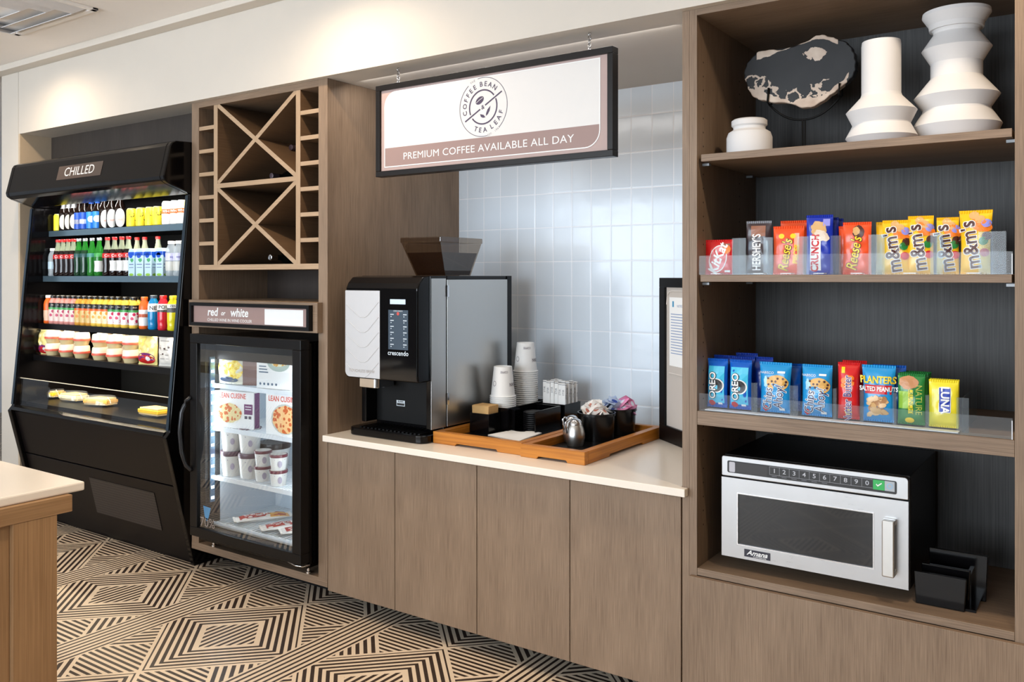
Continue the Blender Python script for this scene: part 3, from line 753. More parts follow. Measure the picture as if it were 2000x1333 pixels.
# second shelf
y, z = SH[1][0] + .052, SH[1][1]
colaL = lambda: make_bottle('cola_bottle', 'bottle', 'cola', M_cola, M_red, [(.118, .147, M_red)], txt=('Cola', .132, .024, M_wht, 0), split=(.172, M_neck))
row(make_bottle('water_bottle', 'bottle', 'pet', M_clear, M_wht, [(.05, .1, C('pale_blue_label', 190, 214, 226))]), 'clear water bottle at the far left end', [88], y, z, 'second', None)
row(colaL(), 'dark cola bottle without any white label', [104, 119, 131, 142], y, z, 'second', 'cola bottles beside the left end', wf='{d}, {o} on cooler\'s {s} shelf')
row(make_bottle('soda_bottle', 'bottle', 'cola', M_dkgreen, M_silver, [(.125, .15, C('dark_teal_label', 44, 84, 84))], split=(.172, M_green)), 'dark green soda bottle', [154, 166.5], y, z, 'second', 'dark green soda bottles')
row(make_bottle('soda_bottle', 'bottle', 'cola', M_green, M_silver, [(.125, .15, C('teal_label', 70, 140, 130))]), 'bright green soda bottle with clear front', [180], y, z, 'second', None)
row(make_bottle('soda_bottle', 'bottle', 'cola', M_green, M_silver, [(.125, .15, M_grn), (.03, .10, M_wht)]), 'bright green soda bottle with white label', [194], y, z, 'second', None)
row(colaL(), 'dark cola bottle right beside the white-labelled green bottle', [210], y, z, 'second', None)
row(make_bottle('cola_bottle', 'bottle', 'cola', M_cola, M_red, [(.118, .147, M_red), (.035, .10, M_wht)], txt=('Cola', .132, .024, M_wht, 0), split=(.172, M_neck)), 'dark cola bottle with added white label', [224, 238, 251], y, z, 'second', 'cola bottles with white labels')
def carton():
    t = thing('drink_carton', '', 'carton', (0, 0, 0)); b = MB(C('carton_pale_blue', 196, 224, 238), local=True)
    b.prism([(-.029, 0), (.029, 0), (.029, .150), (.020, .170), (-.020, .170), (-.029, .150)], -.028, .028, 'Y'); obj('carton_body', b, t, fix=True, bev=.002)
    for nm, side in (('f', 0), ('s', 1)):
        pr = MB(local=True); ff = (lambda x, z: (x, -.0284, z)) if side == 0 else (lambda x, z: (.0294, x, z))
        pr.rect(ff, -.028, .027, .128, .150, C('carton_blue', 24, 84, 200)); pr.disc(ff, -.005, .128, .018, .016, C('carton_blue', 24, 84, 200))
        pr.disc(ff, .006, .100, .014, .012, C('carton_green', 80, 170, 110), wob=.6, seed=3); pr.rect(ff, -.02, .02, .07, .076, C('carton_ink', 110, 130, 170)); pr.rect(ff, -.02, .02, .052, .056, C('carton_ink', 110, 130, 170))
        pr.disc(ff, .0, .010, .02, .008, C('carton_lime', 150, 200, 70)); obj('printed_side', pr, t)
    return t
row(carton(), 'pale blue carton with royal blue top', [264, 279, 296, 318], y + .004, z, 'second', 'pale blue drink cartons', rz=.12)
row(make_bottle('water_bottle', 'bottle', 'pet', M_clear, M_wht, [(.085, .125, C('water_label', 214, 214, 240)), (.03, .08, C('water_label_low', 214, 214, 206))], txt=('aqua', .105, .02, C('violet_ink', 110, 110, 180), 0), k=1.10), 'clear water bottle with lilac label', [335, 350], y, z, 'second', 'clear water bottles at the right end')
row(colaL(), 'dark cola bottle behind the cartons', [268, 283, 309], y + .10, z, 'second', 'cola bottles behind the cartons', wf='{d}, {o} on cooler\'s {s} shelf')
# third shelf
y, z = SH[2][0] + .052, SH[2][1]
def juice(c1, band, c2): return make_bottle('juice_bottle', 'bottle', 'pet', c1, M_blk, [(.112, .142, M_blk), (.098, .112, band), (.02, .098, c2)], txt=('fruit', .128, .014, M_cream, 0))
M_jr = C('rose_juice', 224, 150, 140); M_jo = C('amber_juice', 226, 160, 60); M_jy = C('golden_juice', 250, 206, 80)
def fruit_label(name, a, b_):
    m, tt, p = nt(name); tc = tt.nodes.new('ShaderNodeTexCoord'); vo = tt.nodes.new('ShaderNodeTexVoronoi'); vo.inputs['Scale'].default_value = 45
    tt.links.new(tc.outputs['Object'], vo.inputs['Vector']); r = tt.nodes.new('ShaderNodeValToRGB'); r.color_ramp.interpolation = 'CONSTANT'
    r.color_ramp.elements[0].color = rgb(*a); r.color_ramp.elements[1].color = rgb(*b_); r.color_ramp.elements[1].position = .45
    tt.links.new(vo.outputs['Distance'], r.inputs[0]); tt.links.new(r.outputs[0], p.inputs['Base Color']); p.inputs['Roughness'].default_value = .35; return m
M_fr = fruit_label('berry_print', (190, 60, 100), (236, 214, 206)); M_fo = fruit_label('peach_print', (226, 140, 50), (220, 190, 120)); M_fy = fruit_label('citrus_print', (246, 170, 50), (248, 232, 190))
M_fw = fruit_label('melon_print', (214, 50, 96), (246, 240, 240))
def third(y, suffix, gs, sel):
    ofs = 0 if not suffix else 0
    for k, (mk, d, pxs, g) in enumerate((
        (lambda: make_bottle('juice_bottle', 'bottle', 'pet', M_org, M_wht, [(.02, .09, C('orange_label', 230, 190, 160))]), 'orange bottle with white cap at the far left end', [81], None),
        (lambda: juice(M_jr, M_grn, M_fr), 'rosy juice bottle with green band', [92, 102, 112, 122, 131], 'rosy juice bottles at the left'),
        (lambda: juice(M_jo, M_org, M_fo), 'amber juice bottle with red band', [143, 156, 168], 'amber juice bottles'),
        (lambda: juice(M_jy, M_org, M_fy), 'golden juice bottle with orange band', [180, 192, 205], 'golden juice bottles'),
        (lambda: juice(M_jy, M_grn, M_fw), 'pink and white juice bottle with green band', [220, 232, 246, 262], 'pink and white juice bottles'),
        (lambda: make_bottle('juice_bottle', 'bottle', 'pet', M_org, M_org, [(.02, .115, M_wht), (.07, .09, M_org)], txt=('FRESH', .08, .02, M_org, 0), k=1.02), 'white and orange bottle with orange cap', [282], None),
        (lambda: make_bottle('sports_drink', 'bottle', 'pet', C('blue_drink', 20, 130, 190, .1), C('grey_cap', 60, 76, 90), [(.10, .145, M_wht)], txt=('NET', .12, .034, M_blk, 0), k=1.08), 'blue sports drink with white label', [300], None),
        (lambda: make_bottle('sports_drink', 'bottle', 'pet', C('red_drink', 214, 40, 56, .1), M_red, [(.10, .145, M_wht), (.10, .112, M_blk)], txt=('POW', .127, .03, M_blk, 0), k=1.08), 'red sports drink with white label', [319], None),
        (lambda: make_bottle('sports_drink', 'bottle', 'pet', C('yellow_drink', 226, 214, 40, .1), M_yel, [(.10, .145, M_wht), (.10, .125, M_blk)], txt=('ZEST', .135, .02, M_blk, 0), k=1.08), 'yellow sports drink with white and black label', [338], None))):
        if sel and k not in sel: continue
        if suffix: row(mk(), d, pxs, y, z, 'third', (g + ' in the back row') if g else None, wf='{d}, {o}, {s} shelf back row')
        else: row(mk(), d, pxs, y, z, 'third', g)
third(y, '', 0, None)
third(y + .085, 'b', 1, (1, 2, 3, 4))
# fourth shelf: stacked snack cups, bags
y, z = SH[3][0] + .062, SH[3][1]
def snack_cup():
    t = thing('snack_cup', '', 'cup', (0, 0, 0))
    obj('cup', MB(local=True).lathe([(.038, 0), (.046, .024), (.049, .030)], n=20, mt=C('cup_beige', 214, 196, 150)), t, smooth=.7)
    obj('band', MB(local=True).lathe([(.0515, .030), (.053, .034), (.0515, .044)], n=20, mt=C('salmon_band', 226, 104, 84)), t, smooth=.7)
    obj('lid', MB(local=True).lathe([(.050, .044), (.0475, .074), (.044, .081), (.0, .082)], n=20, mt=C('pale_lid', 244, 232, 214), cap=False), t, smooth=.7)
    return t
cup0 = snack_cup(); first = True
for gi, (nm, pxs, ys) in enumerate((('left', [104, 131.5, 160], 0), ('right', [196, 224.5, 256], 0), ('left', [112, 140], .105), ('right', [205, 236], .105))):
    for i, px in enumerate(pxs):
        for lv in (0, 1):
            o = cup0 if first else dup(cup0); first = False
            yy = y + ys; o.location = (at(px, 690, Y=yy).x, yy, z + .0003 + lv * .0826); o.rotation_euler = (0, 0, random.random() * 6)
            rowt = 'front row' if not ys else 'back row'
            tag(o, 'cream snack cup, %s of the %s stack in the %s of the %s-hand group' % ('upper' if lv else 'lower', ('first', 'second', 'third')[i], rowt, nm), None, 'stacked snack cups')
def pillow(w, h, th, nx=10, nz=12, wr=.0, seed=1, flat=.86):
    """depth of the front of a sealed bag at (x, z), x from the middle, z from the base"""
    def d(x, z):
        u = min(1, abs(2 * x / w)); v = min(1, abs(2 * z / h - 1)) / flat
        e = max(0, 1 - u ** 3.2) ** .6 * max(0, 1 - min(1, v) ** 3.0) ** .7
        return th / 2 * e + .0008
    return d
def bag(name, label, cat, w, h, th, mt, loc, rz=0, rx=0, group=None, crimp=None, art=None, wr=.0015, seed=1, flat=.88, top_w=1.0, jag=.0):
    t = thing(name, label, cat, loc, rz, group, rx); d = pillow(w, h, th, flat=flat); rd = random.Random(seed)
    nx, nz = 18, 30; b = MB(local=True); ph = [rd.random() * 6 for _ in range(6)]
    def W_(z): v = z / h; return 1 + (top_w - 1) * max(0, v - .5) * 2 - .03 * math.sin(PI * v)
    def off(x, z): return wr * (math.sin(x * 150 + z * 60 + ph[0]) + math.sin(z * 130 - x * 70 + ph[1]) + .7 * math.sin(x * 90 + z * 110 + ph[2]))
    def P(x, z, s): return (x * W_(z), s * (d(x, z) + abs(d(x, z) - .0008) / (th / 2 + 1e-6) * off(x, z)), z)
    for s, flip in ((-1, 0), (1, 1)):
        vs = [P(-w / 2 + w * i / nx, h * j / nz, s) for j in range(nz + 1) for i in range(nx + 1)]
        fs = []
        for j in range(nz):
            for i in range(nx):
                q = (j * (nx + 1) + i, j * (nx + 1) + i + 1, (j + 1) * (nx + 1) + i + 1, (j + 1) * (nx + 1) + i); fs.append(q[::-1] if flip else q)
        b.add(vs, fs, mt)
    obj('wrapper', b, t, smooth=True)
    n = 26
    for zc, sg in ((0, 1), (h, -1)):
        c = MB(local=True); pts = []
        for i in range(n + 1):
            x = -w / 2 + w * i / n; pts.append((x * W_(zc), (.0016 if i % 2 else -.0016)))
        hh = h * .035
        z0, z1 = (zc, zc + hh) if sg > 0 else (zc - hh, zc + .002)
        vs = [(x, yy - .0022, z0) for x, yy in pts] + [(x, yy - .0022, z1) for x, yy in pts]
        c.add(vs, [(i, i + 1, n + 2 + i, n + 1 + i) for i in range(n)], crimp or mt)
        vs = [(x, yy + .0022, z0) for x, yy in pts] + [(x, yy + .0022, z1) for x, yy in pts]
        c.add(vs, [(i + 1, i, n + 1 + i, n + 2 + i) for i in range(n)], crimp or mt)
        obj('seal', c, t)
    if art:
        a = MB(local=True); F_ = lambda x, z, e=.0014: (x * W_(z), -d(x, z) - abs(d(x, z) - .0008) / (th / 2 + 1e-6) * off(x, z) - e - .0006, z)
        art(a, lambda e=.0014: (lambda x, z: F_(x, z, e)), w, h); obj('printed_label', a, t)
    return t
def art_corn(a, f, w, h):
    a.disc(f(), 0, h * .25, w * .44, h * .16, C('bag_purple', 120, 40, 110)); a.disc(f(.002), 0, h * .18, w * .45, h * .15, C('bag_red', 206, 40, 40)); a.disc(f(.0026), .02, h * .22, .017, .014, M_wht, wob=.3)
    for k in range(14): a.disc(f(), random.uniform(-.4, .4) * w, h * random.uniform(.45, .9), .012, .012, [C('corn_a', 246, 220, 110), C('corn_b', 246, 236, 190)][k % 2], wob=.6, seed=k)
M_bagyel = C('bag_pale_yellow', 240, 222, 140)
bag('snack_bag', 'yellow and purple snack bag at the far left end of the fourth shelf', 'bag', .11, .165, .05, M_bagyel, (at(87, 690, Y=y).x + .01, y, z), .2, art=art_corn, seed=4)
bag('snack_bag', 'yellow snack bag with red and purple base beside the stacked cups', 'bag', .15, .180, .05, M_bagyel, (at(291, 690, Y=y).x, y - .005, z), .2, art=art_corn, seed=5)
def art_card(a, f, w, h):
    for zz in (.25, .38, .55, .68, .85): a.rect(f(), -w * .3, w * .25, h * zz, h * zz + .003, C('card_ink', 120, 110, 104))
    for xx, zz in ((-.3, .62), (.0, .60), (.25, .64), (-.1, .42)): a.disc(f(.002), xx * w, h * zz, .007, .005, C('bean_brown', 70, 40, 30))
bag('snack_bag', 'white snack bag with grey lines at the right end of the fourth shelf', 'bag', .12, .175, .035, C('bag_offwhite', 232, 226, 216), (at(324, 690, Y=y).x + .01, y, z), .2, art=art_card, seed=6)
# food on the deck
M_shell = glass('clamshell_plastic', (.96, .96, .94, 1), .05, .5, .08, .06)
def clamshell(px, py, n, lab, fillc, kind=0):
    x, yy, _ = at(px, py, Z=.802); t = thing('food_container', lab, 'container', (x, yy, .8003), random.uniform(-.2, .3))
    obj('tray', MB(local=True).lathe([(.09, 0), (.115, .008), (.118, .012), (.112, .010), (.0, .004)], n=28, mt=M_shell, cap=False, sy=.62), t, smooth=.7)
    f = MB(local=True); f.prism([(-.095, -.052), (.095, -.052), (.095, .040), (-.07, .055)], .010, .020, 'Z', C('bread', 226, 196, 140)); f.prism([(-.098, -.056), (.098, -.056), (.098, .043), (-.07, .058)], .020, .042, 'Z', fillc)
    f.prism([(-.090, -.048), (.090, -.048), (.090, .036), (-.065, .050)], .042, .052, 'Z', C('bread', 226, 196, 140)); obj('sandwich', f, t, bev=.003, fix=True)
    if not kind: obj('lid', MB(local=True).lathe([(.118, .013), (.112, .045), (.10, .062), (.0, .066)], n=28, mt=M_shell, cap=False, sy=.62), t, smooth=.7)
clamshell(72, 764, 0, 'clear clamshell sandwich box at the left end of the cooler deck', C('egg_yellow', 250, 204, 50))
clamshell(100, 776, 0, 'clear clamshell box with yellow filling, second on the cooler deck', C('egg_yellow', 250, 204, 50))
clamshell(146, 783, 0, 'clear clamshell box with pale filling, third on the cooler deck', C('lettuce_pale', 226, 224, 190))
clamshell(198, 792, 0, 'clear clamshell box with toasted filling, fourth on the cooler deck', C('toast', 232, 180, 90))
clamshell(304, 812, 0, 'open plate with pastry at the right end of the cooler deck', C('egg_yellow', 250, 204, 50), 1)

# ------------------------------------------------------------------ glass-door fridge
t = thing('glass_door_fridge', 'black countertop fridge with a glass door in the oak cabinet', 'fridge', (-3.68, 3.1, .1485))
gx0, gx1, gz0, gz1 = -4.122, -3.262, .195, 1.318
ix0, ix1, iz0, iz1, iy0, iy1 = -4.075, -3.310, .262, 1.275, 3.05, 3.42
body = MB(M_black)
body.box(gx0, gx1, 2.93, 3.455, iz1, gz1).box(gx0, gx1, 2.93, 3.455, gz0, iz0).box(gx0, ix0, 2.93, 3.455, iz0, iz1).box(ix1, gx1, 2.93, 3.455, iz0, iz1).box(ix0, ix1, iy1, 3.455, iz0, iz1)
body = obj('body', body, t)
M_liner = mat('fridge_liner', (214, 224, 232), .35, vary=.02)
li = MB(M_liner)
li.box(ix0, ix0 + .004, iy0 - .02, iy1, iz0, iz1).box(ix1 - .004, ix1, iy0 - .02, iy1, iz0, iz1).box(ix0 + .004, ix1 - .004, iy1 - .004, iy1, iz0, iz1).box(ix0 + .004, ix1 - .004, iy0 - .02, iy1 - .004, iz0, iz0 + .004).box(ix0 + .004, ix1 - .004, iy0 - .02, iy1 - .004, iz1 - .004, iz1)
obj('liner', li, t)
obj('shade_panel', MB(M_blackm).box(ix0 + .005, ix1 - .005, 3.000, 3.03, 1.185, iz1 - .005), t)  # dark sheet added for the unlit fridge top, lets door reflections show
rb = MB(M_blacks)
for y_ in (2.945, 2.975, 3.005, 3.04): rb.box(gx1, gx1 + .006, y_, y_ + .014, gz0 + .02, gz1 - .01)
obj('side_ribs', rb, body)
for x_ in (gx0 + .05, gx1 - .05): obj('foot', MB(M_chrome).lathe([(.014, .1485), (.014, .158), (.009, .160), (.009, .1955)], c=(x_, 2.99, 0), n=16), t, smooth=.7)
door = MB(M_blacks); dx0, dx1, dz0, dz1, dy0, dy1 = -4.122, -3.238, .232, 1.330, 2.872, 2.928; bw = .062
door.box(dx0, dx1, dy0, dy1, dz0, dz0 + bw - .012).box(dx0, dx1, dy0, dy1, dz1 - bw + .012, dz1).box(dx0, dx0 + bw, dy0, dy1, dz0 + bw - .012, dz1 - bw + .012).box(dx1 - bw, dx1, dy0, dy1, dz0 + bw - .012, dz1 - bw + .012)
door = obj('door', door, t, bev=.003)
gf = lambda x, z: (x, 2.884, z)
obj('pane', MB(M_doorglass).rect(gf, dx0 + bw - .004, dx1 - bw + .004, dz0 + bw - .016, dz1 - bw + .016), door)
dc = MB(M_white); dcf = lambda x, z: (x, 2.8835, z)
dc.prism([], 0, 0) if 0 else None
dc.flat([(-4.020, .405), (-3.955, .400), (-3.972, .350), (-3.990, .325), (-4.008, .350)], [(0, 1, 2, 3, 4)], dcf, C('decal_blue', 90, 150, 200))
dc.text('70%', dcf, .07, C('decal_grey', 150, 140, 136), x=-3.985, y=.315, bold=.0, sx=1.1)
obj('door_sticker', dc, door)
hp = [(-4.135 + .0, 2.872, .985), (-4.140, 2.845, .965), (-4.146, 2.822, .905), (-4.148, 2.812, .80), (-4.146, 2.822, .69), (-4.140, 2.845, .615), (-4.128, 2.872, .585)]
hs = []
for a, b_ in zip(hp, hp[1:]):
    for k in range(3): hs.append(Vector(a).lerp(Vector(b_), k / 3))
hs.append(Vector(hp[-1]))
hs = [p + Vector((.022, 0, 0)) for p in hs]
obj('handle', MB(mat('handle_black', (30, 32, 36), .3)).tube(hs, .0105, 10), door, smooth=True)
hg = MB(M_chrome); hg.tube([(-3.36, 2.90, .222), (-3.30, 2.896, .214), (-3.262, 2.905, .214), (-3.248, 2.94, .216)], .005, 6); obj('hinge', hg, door, smooth=True)
fj = MB(mat('fridge_inner_frame', (30, 36, 42), .3)); fj.box(ix0, ix0 + .003, 2.931, 3.029, iz0, iz1).box(ix1 - .003, ix1, 2.931, 3.029, iz0, iz1)
obj('inner_frame', fj, t)
for x_, nm, sg in ((ix0 + .003, 'lamp_strip', 1), (ix1 - .003, 'lamp_strip', -1)):
    st_ = MB(mat('led_channel', (120, 150, 176), .25, metal=.5)).box(x_, x_ + sg * .010, 2.958, 2.988, .40, 1.20)
    st_ = obj(nm, st_, t)
    M_ledc = mat('white_led', (220, 236, 255), .4, vary=0, emis=(.82, .92, 1, 1), es=1.6)
    for k in range(14):
        z_ = .415 + k * .058
        obj('led', MB(M_ledc).box(x_ + sg * .0101, x_ + sg * .013, 2.963, 2.983, z_, z_ + .016), st_)
area('fridge_lamp', (ix0 + .02, 2.975, .80), (PI / 2, 0, -1.0), .02, .8, 2.1, (.86, .94, 1))
area('fridge_lamp', (ix1 - .02, 2.975, .80), (PI / 2, 0, 1.0), .02, .8, 2.1, (.86, .94, 1))
area('fridge_lamp', (-3.69, 3.10, 1.262), (0, 0, 0), .66, .04, 1.6, (.86, .94, 1))
M_wire = mat('white_wire', (236, 242, 246), .35)
FS = [1.048, .812, .540, .285]
for k, z_ in enumerate(FS):
    w_ = MB(M_wire); yf = 2.990
    for i in range(31):
        x_ = ix0 + .012 + (ix1 - ix0 - .024) * i / 30; w_.box(x_ - .0018, x_ + .0018, yf, iy1 - .01, z_ - .005, z_)
    for y_ in (yf, yf + .19, iy1 - .014): w_.box(ix0 + .006, ix1 - .006, y_, y_ + .006, z_ - .011, z_ - .0051)
    w_.box(ix0 + .006, ix1 - .006, yf - .006, yf - .001, z_ - .020, z_ + .004)
    obj('wire_shelf', w_, t)
# food boxes
def food_box(px, y, z, w, h, d, rz, lab, name='food_box', body_c=None, art=None, side=None):
    x = at(px, 800, Y=y).x; t = thing(name, lab, 'box', (x, y, z + .0004), rz)
    obj('carton', MB(body_c or M_paper, local=True).box(-w / 2, w / 2, 0, d, 0, h), t, bev=.001)
    if side: obj('side_print', MB(side, local=True).box(w / 2 + .0002, w / 2 + .0008, .006, d - .004, .004, h - .004), t)
    if art:
        a = MB(local=True); art(a, lambda e=.001: (lambda x, z: (x, -e, z)), w, h); obj('front_print', a, t)
    return t
M_food = fruit_label('pasta_print', (206, 100, 50), (240, 190, 130)); M_food2 = fruit_label('salad_print', (206, 104, 50), (226, 206, 150)); M_foody = fruit_label('macaroni_print', (240, 196, 50), (252, 226, 110))
M_redt = C('red_lettering', 226, 84, 60); M_purp = C('purple_panel', 110, 50, 100)
def art_lc1(a, f, w, h):
    a.text('LEAN CUISINE', f(), .040, M_redt, x=-.01, y=h * .88, bold=.01, sx=.72); a.disc(f(), -.03, h * .42, w * .34, h * .30, C('plate_white', 236, 234, 226)); a.disc(f(.0016), -.03, h * .42, w * .30, h * .26, M_food2, wob=.15)
    a.rect(f(), w * .26, w * .47, h * .40, h * .68, M_purp); a.rect(f(.0016), w * .29, w * .44, h * .60, h * .62, M_wht); a.rect(f(.0016), w * .29, w * .44, h * .53, h * .55, M_wht)
    for k in (0, 1): a.rect(f(), w * (.27 + .1 * k), w * (.34 + .1 * k), h * .28, h * .36, C('nut_ink', 90, 80, 96))
def art_lc2(a, f, w, h):
    a.text('LEAN CUISINE', f(), .040, M_redt, x=0, y=h * .88, bold=.01, sx=.78); a.disc(f(), .02, h * .40, w * .42, h * .37, C('plate_grey', 196, 200, 190)); a.disc(f(.0016), .02, h * .40, w * .38, h * .33, M_food, wob=.12)
def art_bowl(a, f, w, h):
    a.disc(f(), .04, h * .74, w * .34, h * .25, C('bowl_grey', 170, 186, 176)); a.disc(f(.0016), .04, h * .80, w * .30, h * .16, fruit_label('stew_print', (220, 160, 60), (230, 226, 190)), wob=.2)
    for k in range(5): a.disc(f(), -w * .38 + k * w * .12, h * .13, .007, .007, C('icon_ink', 90, 110, 130))
    for k in range(3): a.rect(f(), -w * .42, -w * (.2 - .03 * k), h * (.6 - .08 * k), h * (.6 - .08 * k) + .006, C('icon_ink', 90, 110, 130))
food_box(457, 3.012, FS[1], .27, .20, .05, .20, 'leaning white meal box with purple panel on the fridge\'s second shelf', art=art_lc1, side=M_purp)
food_box(552, 3.012, FS[1], .235, .215, .05, .10, 'white meal box with reddish pasta picture on the fridge\'s second shelf', art=art_lc2)
food_box(533, 3.02, FS[0], .235, .19, .05, .10, 'white box with bowl picture on the fridge\'s top shelf', art=art_bowl)
food_box(487, 3.05, FS[0], .085, .17, .05, .3, 'narrow brown box between bag and bowl box on fridge\'s top shelf', body_c=C('brown_carton', 110, 74, 60), side=C('brown_carton_side', 70, 46, 38))
def art_mac(a, f, w, h):
    a.disc(f(), 0, h * .52, w * .46, h * .40, M_foody, wob=.1); a.disc(f(.002), -.01, h * .16, w * .34, h * .10, C('navy_bowl', 40, 60, 90)); a.disc(f(.002), -.06, h * .42, .03, .018, M_wht)
bag('frozen_food_bag', 'bag printed with yellow pasta at the left of the fridge\'s top shelf', 'bag', .20, .16, .055, C('bag_cream', 232, 226, 206), (at(449, 740, Y=3.03).x + .01, 3.04, FS[0] + .001), .15, art=art_mac, seed=9)
# ice cream tubs
def tub(r, h, name, lidc):
    t = thing(name, '', 'tub', (0, 0, 0))
    obj('cup', MB(local=True).lathe([(r * .78, 0), (r * .80, .003), (r * .97, h * .86)], n=24, mt=C('tub_cream', 232, 230, 224)), t, smooth=.7)
    obj('lid', MB(local=True).lathe([(r, h * .82), (r * 1.02, h * .84), (r * 1.02, h * .97), (r * .99, h)], n=24, mt=lidc), t, smooth=.7)
    if 'small' in name or h < .1: obj('lid_top', MB(local=True).lathe([(r * .90, h + .0003), (r * .88, h + .0012)], n=20, mt=C('lid_cream', 214, 206, 196)), t, smooth=.7)
    pr = MB(local=True); f_ = lambda x, z: ((r * .905 + .003) * math.sin(x / r), -(r * .905 + .003) * math.cos(x / r), z)
    pr.disc(f_, .02, h * .42, .012, .018, C('tub_print', 170, 160, 176)); pr.rect(f_, -.01, .05, h * .66, h * .70, C('tub_print', 170, 160, 176)); obj('print', pr, t)
    return t
M_mlid = C('mauve_brown_lid', 96, 70, 82)
big = tub(.063, .137, 'ice_cream_tub', M_mlid)
for i, (px, yy, nm) in enumerate(((446, 3.06, 'left'), (486, 3.075, 'right'))):
    for lv in (0, 1):
        o = big if (i, lv) == (0, 0) else dup(big); x_ = (-4.004, -3.872)[i]
        o.location = (x_, yy, FS[2] + .0005 + lv * .1375); o.rotation_euler = (0, 0, .6)
        tag(o, 'large cream tub, %s of the %s large stack in the fridge' % ('upper' if lv else 'lower', nm), None, 'large tubs in the fridge')
sm = tub(.047, .082, 'ice_cream_tub', C('maroon_lid', 104, 44, 56))
for i, (px, yy, nm) in enumerate(((514, 3.065, 'left'), (544, 3.045, 'right'))):
    for lv in (0, 1):
        o = sm if (i, lv) == (0, 0) else dup(sm); x_ = at(px, 880, Y=yy).x
        o.location = (x_, yy, FS[2] + .0005 + lv * .0835); o.rotation_euler = (0, 0, .6)
        tag(o, 'small cream tub, %s of the %s small stack in the fridge' % ('upper' if lv else 'lower', nm), None, 'small tubs in the fridge')
o = tub(.088, .176, 'ice_cream_tub', C('black_lid', 34, 28, 30)); o.location = (at(536, 880, Y=3.22).x, 3.22, FS[2] + .0005); tag(o, 'wide tub with black lid behind the small tubs in the fridge')
bag('snack_bag', 'small yellow packet at the right front of the fridge\'s third shelf', 'bag', .09, .04, .03, M_yel, (-3.40, 3.04, FS[2] + .0065), 0, rx=-.2, seed=12)
def art_bar(a, f, w, h):
    a.rect(f(), -w * .36, w * .36, h * .10, h * .9, C('burrito_red', 176, 44, 36), 3, 6); a.rect(f(.002), -w * .16, w * .46, h * .62, h * .95, C('burrito_gold', 236, 176, 90), 2, 3)
    a.text('SUPREME', f(.003), .036, M_wht, x=0, y=h * .42, rot=PI / 2, bold=.01)
for i, (px, yy, dz) in enumerate(((456, 3.03, 0), (508, 3.01, 0), (546, 3.03, 0))):
    x_ = at(px, 1025, Y=yy).x
    bag('frozen_snack_packet', ('%s red and gold packet lying on the fridge floor' % ('left-hand', 'middle', 'right-hand')[i]), 'packet', .105, .31, .03, C('packet_white', 236, 232, 226), (x_, yy, FS[3] + .0165), -.55, rx=-PI / 2, group='frozen packets on the fridge floor', art=art_bar, seed=20 + i)

# ------------------------------------------------------------------ wine bottles in the rack
def wine():
    t = thing('wine_bottle', '', 'bottle', (0, 0, 0)); m_ = mat('wine_glass_dark', (14, 16, 14), .12)
    obj('bottle_body', MB(m_, local=True).lathe([(.034, .30), (.038, .29), (.038, .115), (.030, .095), (.0145, .075), (.0140, .012)], n=18, axis='Y'), t, smooth=.7)
    obj('capsule', MB(C('wine_capsule', 84, 70, 76, .35, metal=.3), local=True).lathe([(.0150, .045), (.0155, .0), (.012, -.001)], n=16, axis='Y'), t, smooth=.7)
    return t
def bottle_mat_fix(o): pass
w0 = wine(); zc = 2.152 + .039
cells = []
for px, py, Yc, lab in ((530, 335, 3.12, 'lying at the bottom of the upper cross'), (568, 288, 3.14, 'in the right-hand triangle of the upper cross'), (456, 299, 3.12, 'in the left-hand triangle of the upper cross'),
                    (527, 500, 3.08, 'with a silver capsule at the bottom of the lower cross'), (616, 196, 3.10, 'in the top cubby of the right-hand column'), (617, 245, 3.10, 'in the second cubby of the right-hand column'), (617, 293, 3.10, 'in the third cubby of the right-hand column')):
    p_ = at(px, py, Y=Yc); cells.append((min(p_.x, -3.272) if px > 600 else (min(p_.x, -3.437) if px > 560 else p_.x), Yc, p_.z, lab, 0))
cells = [(x_, y_, (2.152 + .0385) if k == 0 else ((1.706 + .0385) if k == 3 else ({4: 2.479, 5: 2.351, 6: 2.222}[k] + .0385 if k > 3 else z_)), lab, 0) for k, (x_, y_, z_, lab, _) in enumerate(cells)]
for i, (x_, y_, z_, lab, _) in enumerate(cells):
    o = w0 if i == 0 else dup(w0); o.location = (x_, y_, z_); tag(o, 'dark wine bottle ' + lab, None, 'wine bottles in the rack')
    if i == 3:
        for ch in o.children:
            if ch.name.startswith('capsule'): ch.data = ch.data.copy(); ch.data.materials[0] = M_chrome; ch['label'] = 'silver capsule'

# ------------------------------------------------------------------ coffee machine
t = thing('coffee_machine', 'black and steel bean-to-cup coffee machine with touch panel on the counter', 'coffee machine', (-2.83, 3.4, CT))
xl, xr = -3.045, -2.603
def rrect3(x0, x1, y0, y1, r, n=6):
    P = []
    for cx, cy, a in ((x1 - r, y1 - r, 0), (x0 + r, y1 - r, 90), (x0 + r, y0 + r, 180), (x1 - r, y0 + r, 270)):
        for k in range(n + 1):
            q = math.radians(a + 90 * k / n); P.append((cx + r * math.cos(q), cy + r * math.sin(q)))
    return P
base = obj('base', MB(M_black).prism(rrect3(-3.050, -2.606, 3.20, 3.75, .01), CT + .0003, .925, 'Z'), t, fix=True, bev=.003)
tr = obj('drip_tray', MB(M_black).prism(rrect3(-3.092, -2.600, 3.040, 3.26, .045), CT + .0003, .902, 'Z'), t, fix=True, bev=.006, seg=3)
g = MB(M_blacks)
for k in range(16): g.box(-3.03 + k * .025, -3.018 + k * .025, 3.065, 3.19, .9021, .906)
obj('drip_grid', g, tr)
